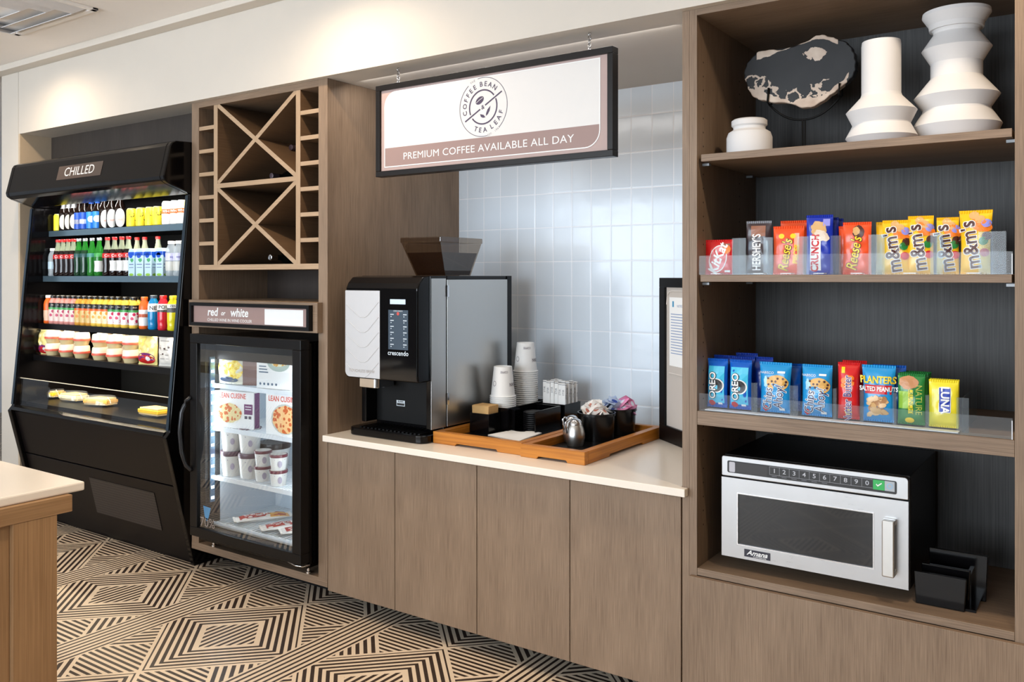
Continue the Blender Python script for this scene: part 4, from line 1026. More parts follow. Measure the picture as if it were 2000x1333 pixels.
bd = MB(M_black); bd.box(xl, xr, 3.215, 3.752, .925, 1.645); bd.box(xl, xr - .0, 3.094, 3.2149, 1.155, 1.645); bd.box(xl, xl + .03, 3.094, 3.2149, .925, 1.155)
bd.box(xr - .025, xr, 3.094, 3.2149, .925, 1.155)
body = obj('housing', bd, t, bev=.003)
obj('bay_back', MB(M_blackm).box(xl + .031, xr - .026, 3.17, 3.214, .926, 1.154), t)
obj('front_trim', MB(M_steelv).box(xr + .0003, xr + .0035, 3.098, 3.205, .925, 1.632), body)
sd = obj('side_door', MB(M_steelv).box(xr + .0003, xr + .006, 3.212, 3.712, .925, 1.626), t, bev=.001)
for z_ in (1.03, 1.545): obj('hinge', MB(M_chrome).box(xr + .0062, xr + .010, 3.2085, 3.222, z_, z_ + .055), sd)
obj('edge_band', MB(M_blacks).box(xr + .0003, xr + .005, 3.7125, 3.7525, .925, 1.645), body)
# upper door: slanted hood, silver panel and dark glass
dp = [(3.002, 1.155), (3.002, 1.592), (3.012, 1.612), (3.050, 1.640), (3.093, 1.645), (3.093, 1.155)]
fd = obj('front_door', MB(M_black).prism([(3.014, 1.150), (3.008, 1.18), (3.008, 1.585), (3.02, 1.61), (3.05, 1.638), (3.0935, 1.644), (3.0935, 1.150)], -3.067, -2.607, 'X'), t, fix=True, bev=.006, seg=3)
fxz = lambda e: (lambda x, z: (x, 3.008 - e, z))
sp_ = MB(mat('silver_panel', (200, 199, 200), .38, metal=.35, vary=.02))
q = rrect(-3.066, -2.838, 1.156, 1.574, rbl=.028, rtl=.004); nq = len(q)
sp_.add([(x, 3.0075, z) for x, z in q] + [(x, 3.003, z) for x, z in q], [list(range(nq, 2 * nq))] + [(i, (i + 1) % nq, nq + (i + 1) % nq, nq + i) for i in range(nq)])
obj('silver_panel', sp_, fd, fix=True)
rd_ = MB(mat('raised_chevron', (222, 222, 224), .25, metal=.4))
for k in range(5):
    z0 = 1.50 - k * .072
    pts = [(-3.060, 3.0028, z0 + .035 - .03), (-2.985, 3.0028, z0 - .045), (-2.965, 3.0028, z0 - .055), (-2.935, 3.0028, z0 - .055), (-2.915, 3.0028, z0 - .045), (-2.845, 3.0028, z0 + .02)]
    rd_.tube(pts, .0016, 6)
obj('chevron_ridges', rd_, fd)
bg_ = MB(mat('black_glass_panel', (10, 10, 12), .06))
bg_.box(-2.837, -2.609, 3.0035, 3.0078, 1.158, 1.574); bgo = obj('glass_panel', bg_, fd)
scn = MB(mat('screen_glow', (150, 170, 190), .3, vary=0, emis=(.8, .9, 1, 1), es=.5)); scn.rect(fxz(.0052), -2.772, -2.676, 1.512, 1.535)
obj('display', scn, bgo)
kp = MB(mat('keypad_grey', (60, 74, 88), .25)); kp.rect(fxz(.0050), -2.783, -2.660, 1.300, 1.485)
M_key = mat('key_print', (205, 215, 222), .4)
for k in range(6):
    for x_ in (-2.770, -2.690): kp.rect(fxz(.0056), x_, x_ + .022, 1.462 - k * .028, 1.466 - k * .028, M_key); kp.disc(fxz(.0056), x_ + .005, 1.454 - k * .028, .003, .003, M_key, n=8, rings=1)
kp.disc(fxz(.0056), -2.722, 1.468, .008, .008, C('key_red', 200, 70, 60), n=14, rings=1); kp.text('CRESCENDO', fxz(.0056), .010, M_key, x=-2.722, y=1.480)
obj('keypad', kp, bgo)
nm_ = MB(M_key); nm_.text('crescendo', fxz(.0050), .031, M_key, x=-2.722, y=1.283, bold=.012, sx=1.0); obj('lettering', nm_, bgo)
n2 = MB(C('panel_script', 150, 140, 130, .4)); n2.text('TOUCHLESS BREW', fxz(.0056), .020, x=-2.955, y=1.186, sx=1.0); obj('lettering', n2, fd)
sp2 = MB(M_chrome); sp2.prism(rrect3(-3.015, -2.880, 3.03, 3.16, .02), 1.105, 1.149, 'Z'); obj('spout', sp2, t, fix=True, bev=.002)
lb = MB(M_black); lf = lambda x, z: (x, 3.1692, z)
lb.rect(lf, -2.882, -2.828, 1.006, 1.034, M_key); lb.rect(lambda x, z: (x, 3.1688, z), -2.879, -2.831, 1.009, 1.020, M_blk); lb.text('BUNN', lambda x, z: (x, 3.1684, z), .013, M_blk, x=-2.855, y=1.0275, bold=.01)
obj('badge', lb, t)
# bean hopper of smoked plastic with beans
T_ = [(-2.900, 3.225), (-2.650, 3.225), (-2.650, 3.555), (-2.900, 3.555)]; B_ = [(-2.870, 3.300), (-2.680, 3.300), (-2.680, 3.503), (-2.870, 3.503)]
hp_ = MB(M_smoke); hp_.add([(x, y, 1.6455) for x, y in B_] + [(x, y, 1.808) for x, y in T_], [(i, (i + 1) % 4, 4 + (i + 1) % 4, 4 + i) for i in range(4)] + [(3, 2, 1, 0)])
hop = obj('bean_hopper', hp_, t)
ld = MB(M_smoke).box(-2.905, -2.645, 3.220, 3.560, 1.8085, 1.835); obj('hopper_lid', ld, hop, bev=.004)
def lerp2(a, b_, k): return a[0] + (b_[0] - a[0]) * k, a[1] + (b_[1] - a[1]) * k
kk = .70; S_ = [lerp2(B_[i], T_[i], kk) for i in range(4)]; sh = lambda p, m_=.004: (p[0] + (m_ if p[0] < -2.77 else -m_), p[1] + (m_ if p[1] < 3.4 else -m_))
bn = MB(mat('coffee_beans', (58, 38, 26), .35, vary=.6, scale=140)); bn.add([(*sh(p), 1.648) for p in B_] + [(*sh(S_[i]), 1.648 + .16 * kk) for i in range(4)], [(i, (i + 1) % 4, 4 + (i + 1) % 4, 4 + i) for i in range(4)] + [(3, 2, 1, 0), (4, 5, 6, 7)])
tag(obj('coffee_beans', bn, hop), kind='stuff')

# ------------------------------------------------------------------ wooden trays
def tray(x0, x1, y0, y1, lab):
    t = thing('wooden_tray', lab, 'tray', ((x0 + x1) / 2, (y0 + y1) / 2, CT)); w = .034; z0, z1 = CT + .0005, .919
    def rail(a0, a1, horiz):
        # side rail with a shallow hand cut-out under it
        m_ = (a0 + a1) / 2; L_ = (a1 - a0) * .24
        return [(a0, z0), (m_ - L_, z0), (m_ - L_ + .008, z0 + .010), (m_ + L_ - .008, z0 + .010), (m_ + L_, z0), (a1, z0), (a1, z1), (a0, z1)]
    obj('rail', MB(M_tray).prism(rail(x0, x1, 1), y0, y0 + w, 'Y'), t, bev=.002, fix=True)
    obj('rail', MB(M_tray).prism(rail(x0, x1, 1), y1 - w, y1, 'Y'), t, bev=.002, fix=True)
    obj('rail', MB(M_trayy).prism(rail(y0 + w, y1 - w, 0), x0, x0 + w, 'X'), t, bev=.002, fix=True)
    obj('rail', MB(M_trayy).prism(rail(y0 + w, y1 - w, 0), x1 - w, x1, 'X'), t, bev=.002, fix=True)
    obj('insert', MB(M_blacks).box(x0 + w, x1 - w, y0 + w, y1 - w, CT + .0105, .8838), t)
tray(-2.594, -2.094, 3.103, 3.925, 'orange wooden tray beside the coffee machine holding cups')
tray(-2.088, -1.770, 3.083, 3.842, 'orange wooden tray in front of the framed notice holding black bins')
TF = .8842
# sleeve box
t = thing('sleeve_box', 'small black box of brown cup sleeves beside the coffee machine', 'box', (-2.492, 3.41, TF))
def openbox(x0, x1, y0, y1, z0, z1, w=.006, front=True):
    b = MB(M_black); b.box(x0, x1, y0, y1, z0, z0 + w).box(x0, x0 + w, y0, y1, z0 + w, z1).box(x1 - w, x1, y0, y1, z0 + w, z1).box(x0 + w, x1 - w, y1 - w, y1, z0 + w, z1)
    if front: b.box(x0 + w, x1 - w, y0, y0 + w, z0 + w, z1)
    return b
obj('box_body', openbox(-2.556, -2.442, 3.335, 3.432, TF, .980), t, bev=.001)
M_sleeve = mat('kraft_card', (196, 156, 100), .8, vary=.12, scale=80)
s0 = None
for k in range(10):
    mb = MB(M_sleeve, local=True); mb.prism([(-.045, 0), (.045, 0), (.050, .125), (-.050, .125)], -.0036, .0036, 'Y')
    if s0 is None: s0 = obj('cup_sleeve', mb, origin=None, bev=.0012, fix=True); o = s0
    else: o = dup(s0)
    o.location = (-2.4985, 3.3465 + k * .0083, .8905 + .002 * (k % 2)); o.rotation_euler = (0, 0, random.uniform(-.01, .01))
    tag(o, 'brown corrugated cup sleeve standing in the small black box', 'sleeve', 'cup sleeves in the black box')
# cup and lid organiser
t = thing('cup_organizer', 'black organiser tray holding paper cups and black lids', 'organiser', (-2.42, 3.6, TF))
og = MB(M_black)
og.box(-2.558, -2.412, 3.437, 3.80, TF, TF + .006).box(-2.412, -2.402, 3.437, 3.80, TF, 1.000).box(-2.558, -2.553, 3.437, 3.80, TF, 1.0).box(-2.553, -2.412, 3.437, 3.443, TF, 1.000).box(-2.553, -2.412, 3.794, 3.80, TF, 1.0)
obj('cup_bay', og, t)
og = MB(M_black); og.box(-2.4019, -2.262, 3.470, 3.70, TF, TF + .006).box(-2.268, -2.262, 3.470, 3.70, TF + .006, .992).box(-2.4019, -2.268, 3.694, 3.70, TF + .006, .992).box(-2.4019, -2.385, 3.470, 3.476, TF + .006, .992)
obj('lid_bay', og, t)
M_cup = mat('white_paper_cup', (240, 239, 236), .55, vary=.01)
def cup(r, H):
    t = thing('paper_cup', '', 'cup', (0, 0, 0)); rt = r * .69
    obj('cup_body', MB(M_cup, local=True).lathe([(r * .925, .0), (rt, H - .001), (rt * .97, H), (rt * .95, H - .006), (0, H - .006)], n=30, cap=False), t, smooth=.6)
    obj('rim', MB(M_cup, local=True).lathe([(r * .92, .0), (r * .985, .0004), (r, .002), (r, .0044), (r * .985, .006), (r * .915, .0066)], n=30, cap=False), t, smooth=.7)
    return t
def cupprint(t, r, H):
    f_ = lambda x, z: ((r * (.925 - .235 * z / H) + .0008) * math.sin(x / r), -(r * (.925 - .235 * z / H) + .0008) * math.cos(x / r), z)
    pr = MB(M_inkgrey, local=True); pr.text('COFFEE', f_, .015, C('cup_ink', 110, 100, 112), x=0, y=H - .025, rot=PI, bold=.01)
    pr.text('BEAN', f_, .024, C('cup_ink', 110, 100, 112), x=r * .95, y=H * .42, rot=PI, bold=.01); pr.ring(f_, -r * 1.0, H * .45, .012, .002, C('cup_ink', 110, 100, 112), n=18)
    obj('print', pr, t)
for (cx_, cy_, r, ztop, pit, n_, nm, H) in ((-2.486, 3.515, .066, 1.194, .0100, 18, 'shorter', .150), (-2.484, 3.715, .0655, 1.300, .0106, 28, 'taller', .150)):
    c0 = cup(r, H)
    n_ = int((ztop - H - (TF + .007)) / pit) + 1
    for k in range(n_):
        o = c0 if k == 0 else dup(c0)
        if k == 1: pass
        o.location = (cx_, cy_, ztop - H - k * pit); o.rotation_euler = (0, 0, .75)
        tag(o, ('upside-down white paper cup on top of the %s stack' % nm) if k == 0 else ('white paper cup nested under the top of the %s stack' % nm), None, 'paper cups in the %s stack' % nm)
    cupprint(c0, r, H)
l0 = None
for k in range(9):
    mb = MB(M_blacks, local=True).lathe([(.052, 0), (.055, .002), (.055, .0065), (.050, .009), (.046, .0095), (0, .0095)], n=28, cap=False)
    if l0 is None: l0 = obj('plastic_lid', mb, smooth=.7); o = l0
    else: o = dup(l0)
    o.location = (-2.328, 3.560, TF + .0065 + k * .0098)
    tag(o, 'black plastic cup lid in the stack beside the paper cups', 'lid', 'black lids in the organiser')
# straw box
t = thing('straw_box', 'black box of white wrapped stirrers behind the lids', 'box', (-2.326, 3.80, TF))
obj('box_body', openbox(-2.400, -2.252, 3.722, 3.880, TF, .995), t, bev=.001)
M_wrap = mat('wrapper_paper', (238, 236, 232), .6, vary=.02); M_wink = C('wrapper_ink', 110, 110, 116)
w0_ = None
for j in range(4):
    for i in range(6):
        mb = MB(M_wrap, M_wink, local=True).box(-.0108, .0108, -.006, .006, 0, .205)
        mb.box(-.0109, .0109, -.0062, .0062, .1995, .2052, M_wink) if 0 else None
        if w0_ is None:
            w0_ = thing('wrapped_stirrer', '', 'stirrer', (0, 0, 0)); obj('wrapper', mb, w0_, bev=.001)
            pr = MB(M_wink, local=True); pr.text('STIR', lambda x, z: (x, -.0066, z), .016, x=0, y=.16, rot=PI / 2); pr.rect(lambda x, z: (x, -.0064, z), -.010, .010, .198, .201); pr.text('STIR', lambda y_, z: (.0114, y_, z), .012, x=0, y=.14, rot=PI / 2); pr.rect(lambda y_, z: (.0112, y_, z), -.006, .006, .196, .199)
            obj('print', pr, w0_); o = w0_
        else: o = dup(w0_)
        o.location = (-2.3825 + i * .0226, 3.745 + j * .0372, .8905 + random.uniform(0, .014)); o.rotation_euler = (random.uniform(-.02, .02), 0, random.uniform(-.03, .03))
        tag(o, 'white wrapped stirrer standing in the black box behind the lids', None, 'wrapped stirrers')
# black bins with sweetener packets
M_bin = mat('black_plastic_bin', (14, 13, 13), .22)
def bin_(cx_, cy_, r, lab):
    t = thing('round_bin', lab, 'bin', (cx_, cy_, TF)); H = .125
    obj('bin_body', MB(M_bin).lathe([(r * .90, TF), (r * .95, TF + H - .012), (r, TF + H - .012), (r, TF + H), (r * .93, TF + H), (r * .86, TF + .006), (0, TF + .006)], c=(cx_, cy_, 0), n=36, cap=False), t, smooth=.6)
bin_(-1.965, 3.535, .090, 'front round black bin filled with white sweetener packets'); bin_(-1.945, 3.718, .086, 'rear round black bin filled with blue and pink sweetener packets')
def packet(col, ink):
    t = thing('sweetener_packet', '', 'packet', (0, 0, 0)); vs = []; b = MB(col, local=True)
    d = pillow(.062, .040, .008); n = 6
    for s in (-1, 1):
        vs = [(-.031 + .062 * i / n, -.02 + .04 * j / n, s * (d(-.031 + .062 * i / n, .04 * j / n))) for j in range(n + 1) for i in range(n + 1)]
        b.add(vs, [(j * 7 + i, j * 7 + i + 1, (j + 1) * 7 + i + 1, (j + 1) * 7 + i)[::s] for j in range(n) for i in range(n)], col)
    obj('wrapper', b, t, smooth=True)
    pr = MB(ink, local=True); pr.disc(lambda x, y: (x, y, .0052), 0, 0, .016, .008, ink, n=12, rings=1); obj('print', pr, t)
    return t
PK = {}
def fill(cx_, cy_, R_, n_, cols, lab, z0):
    for i in range(n_):
        key = random.choice(cols)
        a = i * 2.4; rr = R_ * math.sqrt((i + .5) / n_); 
        if key not in PK: PK[key] = packet(mat('packet_' + key, PC[key][0], .5), mat('packet_ink_' + key, PC[key][1], .5)); o = PK[key]
        else: o = dup(PK[key])
        o.location = (cx_ + rr * math.cos(a), cy_ + rr * math.sin(a), z0 + .045 * (1 - (rr / R_) ** 2) + random.uniform(-.005, .012))
        o.rotation_euler = (random.uniform(-1.1, 1.1), random.uniform(-.9, .9), random.uniform(0, 6))
        tag(o, lab[key], 'packet', key + ' sweetener packets')
PC = {'white': ((238, 234, 228), (196, 120, 100)), 'blue': ((196, 214, 240), (60, 90, 180)), 'pink': ((238, 150, 190), (230, 236, 244))}
fill(-1.965, 3.535, .056, 22, ['white'], {'white': 'white sweetener packet heaped in the front black bin'}, .992)
fill(-1.970, 3.700, .046, 12, ['blue'], {'blue': 'pale blue sweetener packet heaped in the rear black bin'}, .995)
fill(-1.925, 3.738, .046, 14, ['pink'], {'pink': 'pink sweetener packet heaped in the rear black bin'}, .995)
# steel creamers
def creamer(x_, y_, lab, rz):
    t = thing('cream_jug', lab, 'jug', (x_, y_, TF), rz)
    obj('jug_body', MB(M_steelv, local=True).lathe([(.034, .0003), (.036, .004), (.0425, .035), (.043, .055), (.037, .082), (.031, .095)], n=28), t, smooth=.7)
    obj('lid', MB(M_chrome, local=True).lathe([(.031, .0955), (.029, .108), (.020, .118), (.008, .123), (0, .124)], n=24, cap=False), t, smooth=.7)
    obj('lid_lever', MB(M_chrome, local=True).tube([(0, .028, .112), (0, .040, .116), (0, .048, .108), (0, .046, .085), (0, .041, .06)], .0042, 8), t, smooth=True)
creamer(-1.962, 3.335, 'steel cream jug in front of the black bins, nearer one', 2.6)
creamer(-2.018, 3.402, 'steel cream jug half hidden behind the nearer jug', 2.6)
# napkin
nk = MB(M_paper); P4 = [at(953, 851, Z=TF + .002), at(1013, 864, Z=TF + .002), at(1058, 847, Z=TF + .002), at(1000, 842, Z=TF + .002)]
vs = []; n = 6
for lv, dz in ((0, .0008), (1, .0060)):
    for j in range(n + 1):
        for i in range(n + 1):
            p = P4[0].lerp(P4[1], i / n).lerp(P4[3].lerp(P4[2], i / n), j / n); vs.append((p.x, p.y, TF + dz + (lv * .004 * math.sin(i * 1.1) * math.sin(j * .9))))
m_ = (n + 1) ** 2
fs = [(j * 7 + i, j * 7 + i + 1, (j + 1) * 7 + i + 1, (j + 1) * 7 + i)[::-1] for j in range(n) for i in range(n)] + [(m_ + j * 7 + i, m_ + j * 7 + i + 1, m_ + (j + 1) * 7 + i + 1, m_ + (j + 1) * 7 + i) for j in range(n) for i in range(n)]
ring_ = [i for i in range(7)] + [j * 7 + 6 for j in range(1, 7)] + [42 + i for i in range(5, -1, -1)] + [j * 7 for j in range(5, 0, -1)]
fs += [(ring_[k], ring_[(k + 1) % len(ring_)], m_ + ring_[(k + 1) % len(ring_)], m_ + ring_[k]) for k in range(len(ring_))]
nk.add(vs, fs); tag(obj('napkin', nk, origin=(P4[0].x, P4[0].y, TF), fix=True), 'white paper napkin lying on the tray in front of the lids', 'napkin')

# framed notice leaning in the niche corner
t = thing('framed_notice', 'black-framed notice standing at the right end of the countertop', 'notice', (-1.768, 3.796, CT + .0004), math.atan2(3.640 - 3.796, -1.572 + 1.768))
FW, FH = .52, .771; b = .055; fm = MB(M_blacks, local=True)
fm.box(0, FW, -.002, .028, 0, .075).box(0, FW, -.002, .028, FH - .045, FH).box(0, b, -.002, .028, .075, FH - .045).box(FW - b, FW, -.002, .028, .075, FH - .045)
obj('frame', fm, t, bev=.002)
bk = obj('back_board', MB(mat('notice_beige', (196, 186, 176), .4, vary=.02), local=True).box(b, FW - b, .010, .020, .075, FH - .045), t)
pf = lambda e: (lambda x, z: (x, .0098 - e, z)); pp_ = MB(M_paper, local=True)
pp_.rect(pf(.0006), .085, .085 + .30, .36, .68)
for k in range(15):
    zz = .60 - k * .013; pp_.rect(pf(.0012), .10, .10 + (.24 if k % 4 else .15), zz, zz + .0035, C('print_blue', 130, 150, 190))
pp_.rect(pf(.0012), .115, .13, .635, .662, C('print_teal', 70, 150, 190)); pp_.text('NOTICE', pf(.0012), .016, C('print_blue', 130, 150, 190), x=.19, y=.640)
obj('document', pp_, bk)
ho = MB(mat('sleeve_outline', (216, 206, 196), .4), local=True); ho.tube([(.060, .008, .645), (.066, .008, .68), (.085, .008, .705), (.12, .008, .71), (.30, .008, .71)], .003, 6); h2_ = MB(mat('sleeve_outline', (216, 206, 196), .4), local=True); h2_.tube([(.085, .008, .325), (.38, .008, .325)], .003, 6); obj('sleeve_edge', h2_, bk)
obj('sleeve_edge', ho, bk)

# ------------------------------------------------------------------ microwave
t = thing('microwave', 'steel-fronted commercial microwave oven on the bottom open shelf', 'microwave', (-.853, 3.3, .5752))
mx0, mx1, mz0, mz1, my = -1.168, -.536, .620, .985, 3.04
obj('housing', MB(M_blacks).box(mx0, mx1 + .002, my + .028, 3.56, mz0 - .004, mz1 + .002), t, bev=.003)
cpn = MB(M_steel).prism(rrect(mx0, mx1, .913, mz1, .008, .012, .004, .004, 5), my, my + .0275, 'Y'); cpn = obj('control_panel', cpn, t, fix=True, bev=.002)
dr = MB(M_steel); wx0, wx1, wz0, wz1 = -1.106, -.645, .672, .853
dr.box(mx0, mx1, my, my + .027, mz0, wz0).box(mx0, mx1, my, my + .027, wz1, .908).box(mx0, wx0, my, my + .027, wz0, wz1).box(wx1, mx1, my, my + .027, wz0, wz1)
dr = obj('door', dr, t)
fw_ = MB(M_chrome); e_ = .004
fw_.box(wx0 - e_, wx1 + e_, my - .0015, my - .0001, wz0 - e_, wz0).box(wx0 - e_, wx1 + e_, my - .0015, my - .0001, wz1, wz1 + e_).box(wx0 - e_, wx0, my - .0015, my - .0001, wz0, wz1).box(wx1, wx1 + e_, my - .0015, my - .0001, wz0, wz1)
obj('window_rim', fw_, dr)
obj('window', MB(mat('dark_oven_glass', (22, 22, 23), .04, spec=.6)).box(wx0, wx1, my + .003, my + .020, wz0, wz1), dr)
hd = MB(M_steelv); hd.box(-.610, -.572, my - .040, my - .028, .662, .846).box(-.610, -.572, my - .028, my, .828, .846).box(-.610, -.572, my - .028, my, .662, .680); obj('handle', hd, dr, bev=.004)
kx = MB(M_blk); pfx = lambda e: (lambda x, z: (x, my - e, z))
q = rrect(-1.146, -.571, .9265, .970, .006, .006, .006, .006); kx.flat(q, [list(range(len(q)))], pfx(.0006), M_blk)
kx.rect(pfx(.0010), -1.118, -1.0, .930, .966, C('dark_display', 40, 36, 36)); kx.flat(rrect(-1.139, -1.117, .9295, .966, .004, .004, .004, .004), [list(range(len(rrect(-1.139, -1.117, .9295, .966, .004, .004, .004, .004))))], pfx(.0014), C('grey_button', 190, 188, 194))
M_kl = C('key_line', 190, 190, 196); kw = .0345; x_s = -.9905
for k, ch in enumerate('1234567890'):
    x_ = x_s + k * kw; w_ = .0007
    kx.rect(pfx(.0014), x_, x_ + kw, .9665 - w_, .9665, M_kl); kx.rect(pfx(.0014), x_, x_ + kw, .9375, .9375 + w_, M_kl); kx.rect(pfx(.0014), x_, x_ + w_, .9375, .9665, M_kl)
    kx.text(ch, pfx(.0016), .021, M_kl, x=x_ + kw / 2, y=.952, bold=.01, sx=1.2)
    if k < 6: kx.rect(pfx(.0014), x_ + .008, x_ + .026, .932, .934, C('key_line_dim', 110, 110, 116))
xg = x_s + 10 * kw; kx.rect(pfx(.0014), xg + .001, xg + .037, .9345, .967, C('start_green', 40, 176, 84)); kx.flat([(xg + .010, .951), (xg + .016, .945), (xg + .029, .956), (xg + .0275, .959), (xg + .016, .950), (xg + .012, .954)], [(0, 1, 4, 5), (1, 2, 3, 4)], pfx(.0018), M_wht)
kx.rect(pfx(.0014), xg + .0375, xg + .068, .9345, .967, C('stop_grey', 176, 182, 188)); kx.ring(pfx(.0018), xg + .053, .951, .008, .003, C('stop_blue', 150, 190, 220), n=18)
obj('keypad', kx, cpn)
bdg = MB(M_blk); bdg.rect(pfx(.0006), -1.083, -.988, .631, .658, C('badge_navy', 34, 34, 48)); bdg.text('Amana', pfx(.0012), .024, M_wht, x=-1.036, y=.6465, bold=.02, shear=.35, sx=1.1); bdg.text('COMMERCIAL', pfx(.0012), .007, M_wht, x=-1.026, y=.6345, sx=1.1)
obj('badge', bdg, dr)
for x_ in (mx0 + .05, mx1 - .05):
    for y_ in (3.18, 3.5): obj('foot', MB(M_blackm).lathe([(.014, .5753), (.016, .6158)], c=(x_, y_, 0), n=14), t)
# black napkin holder
t = thing('napkin_holder', 'black plastic divided napkin holder beside the microwave', 'holder', (-.44, 3.12, .5752), .0)
for (x0, x1, y0, h) in ((-.519, -.376, 3.065, .104), (-.505, -.372, 3.118, .118), (-.495, -.330, 3.200, .150)):
    pl = MB(M_black).prism([(x0 - .006, .5755 + h), (x1 + .006, .5755 + h), (x1, .5756), (x0, .5756)], y0, y0 + .014, 'Y'); obj('panel', pl, t, fix=True, bev=.003)
obj('base', MB(M_black).box(-.515, -.345, 3.079, 3.20, .5753, .583), t)
obj('side_wall', MB(M_black).box(-.378, -.366, 3.132, 3.20, .583, .68), t)

# ------------------------------------------------------------------ decor on the top shelf
def prof_px(cx, Y, rows, zbase):
    """turn measured (half width in px, pixel row) into (radius, height) about an axis at depth Y"""
    a = at(cx, 300, Y=Y); out = []
    for hw, v in rows:
        d = (-_s * a.x + _c * a.y); out.append((hw * d / FPX, HC + (541 - v) / FPX * d))
    return a.x, out
ZS = 2.0882
def pot(name, lab, cat, cx, Y, rows, sm=.45, hollow=True):
    x_, pr = prof_px(cx, Y, rows, ZS); top = pr[0]; bot = pr[-1]
    pr = pr[::-1]; dz = ZS - pr[0][1]; pr = [(r, max(h, ZS + .0003) if i else ZS + .0003) for i, (r, h) in enumerate(pr)]
    if hollow:
        r, h = pr[-1]; pr += [(r * .9, h), (r * .86, h - .02), (r * .8, h - .06), (0, h - .06)]
    tag(obj(name, MB(M_ceramic).lathe(pr, c=(x_, Y, 0), n=56, cap=False), origin=(x_, Y, ZS), smooth=sm), lab, cat)
pot('jar', 'small white ceramic jar with a short wide neck', 'jar', 1463.5, 3.13, [(30, 234), (34, 237), (34, 246), (30.5, 249), (30.5, 254), (40, 260), (43.5, 270), (43.5, 296), (42, 312)], sm=.6)
pot('vase', 'white ceramic vase with straight neck above two pointed ribs', 'vase', 1721, 3.16, [(35, 82), (36, 90), (36, 184), (38, 190), (64.5, 219), (53, 243), (53, 245), (65.5, 269), (52, 296), (48, 306)], sm=.3)
pot('vase', 'tall white ceramic vase with flared rim and angular ribs', 'vase', 1868, 3.28, [(60, 24), (61, 31), (41, 62), (41, 66), (62, 97), (46, 124), (46, 152), (76, 190), (60, 214), (61, 218), (79, 247), (64, 282), (58, 292)], sm=.3)
# petrified wood slab
M_stone, tt, p = nt('petrified_wood')
tc = tt.nodes.new('ShaderNodeTexCoord'); sp_ = tt.nodes.new('ShaderNodeSeparateXYZ'); tt.links.new(tc.outputs['Object'], sp_.inputs[0])
no = tt.nodes.new('ShaderNodeTexNoise'); no.inputs['Scale'].default_value = 11; no.inputs['Detail'].default_value = 7; tt.links.new(tc.outputs['Object'], no.inputs['Vector'])
n2 = tt.nodes.new('ShaderNodeTexNoise'); n2.inputs['Scale'].default_value = 16; n2.inputs['Detail'].default_value = 4; tt.links.new(tc.outputs['Object'], n2.inputs['Vector'])
X0, Z0 = X_(tt, sp_.outputs[0]), X_(tt, sp_.outputs[2]); N1 = X_(tt, no.outputs['Fac']) - .5; N2 = X_(tt, n2.outputs['Fac'])
zb_ = X0 * X0 * X0 * 3.6 + X0 * X0 * 2.3 - X0 * .031 - .133
zt_ = X0 * X0 * X0 * -6.75 - X0 * X0 * 1.58 + X0 * .156 + .114
hb = Z0 - zb_
vein = ((N2 - .5).abs() * 9).lt(.30) * (hb + N1 * .12).lt(.075) * X0.lt(.10)
low = (hb + N1 * .09).lt(.020) * (X0 + N1 * .1).lt(.16)
top_ = (zt_ - Z0 + N1 * .05).lt(.013) * X0.lt(.13) * X0.gt(-.17)
patch = ((X0 - .055) * (X0 - .055) + (Z0 - .055) * (Z0 - .055) * 1.6 + N1 * .012).lt(.0014)
mask = vein.mx(low).mx(top_).mx(patch)
mx1_ = tt.nodes.new('ShaderNodeMix'); mx1_.data_type = 'RGBA'; mx1_.inputs[6].default_value = rgb(12, 12, 14); mx1_.inputs[7].default_value = rgb(40, 40, 42); tt.links.new(no.outputs['Fac'], mx1_.inputs[0])
mx2_ = tt.nodes.new('ShaderNodeMix'); mx2_.data_type = 'RGBA'; mx2_.inputs[6].default_value = rgb(150, 116, 92); mx2_.inputs[7].default_value = rgb(236, 222, 206); tt.links.new(n2.outputs['Fac'], mx2_.inputs[0])
mx3_ = tt.nodes.new('ShaderNodeMix'); mx3_.data_type = 'RGBA'; tt.links.new(mask.v, mx3_.inputs[0]); tt.links.new(mx1_.outputs[2], mx3_.inputs[6]); tt.links.new(mx2_.outputs[2], mx3_.inputs[7])
tt.links.new(mx3_.outputs[2], p.inputs['Base Color']); p.inputs['Roughness'].default_value = .4; p.inputs['Specular IOR Level'].default_value = .3
out_px = [(1458, 158), (1456, 145), (1462, 125), (1474, 112), (1484, 103), (1505, 99), (1530, 99), (1552, 92), (1575, 84), (1596, 72), (1608, 70), (1625, 74), (1640, 79), (1655, 84), (1666, 96), (1672, 110), (1674, 128), (1672, 143), (1663, 157), (1650, 167), (1634, 180), (1618, 192), (1600, 205), (1580, 212), (1562, 210), (1544, 203), (1515, 202), (1495, 198), (1480, 194), (1468, 183)]
Ya = 3.27
pts = [at(u, v, Y=Ya) for u, v in out_px]; cx_ = sum(p_.x for p_ in pts) / len(pts); cz_ = sum(p_.z for p_ in pts) / len(pts)
P2 = [(p_.x - cx_, p_.z - cz_) for p_ in pts]; sl = MB(M_stone, local=True); n = len(P2)
def dens(P, m=3):
    Q = []
    for i in range(len(P)):
        a, b_, c_, d_ = P[i - 1], P[i], P[(i + 1) % len(P)], P[(i + 2) % len(P)]
        for k in range(m):
            s_ = k / m; Q.append(tuple(.5 * (2 * b_[j] + (c_[j] - a[j]) * s_ + (2 * a[j] - 5 * b_[j] + 4 * c_[j] - d_[j]) * s_ ** 2 + (3 * b_[j] - a[j] - 3 * c_[j] + d_[j]) * s_ ** 3) for j in (0, 1)))
    return Q
Q = dens(P2); Q = [(x_ * (1 + .012 * math.sin(i * 2.3)), z_ * (1 + .014 * math.sin(i * 1.7))) for i, (x_, z_) in enumerate(Q)]
sl.prism(Q, -.018, .018, 'Y')
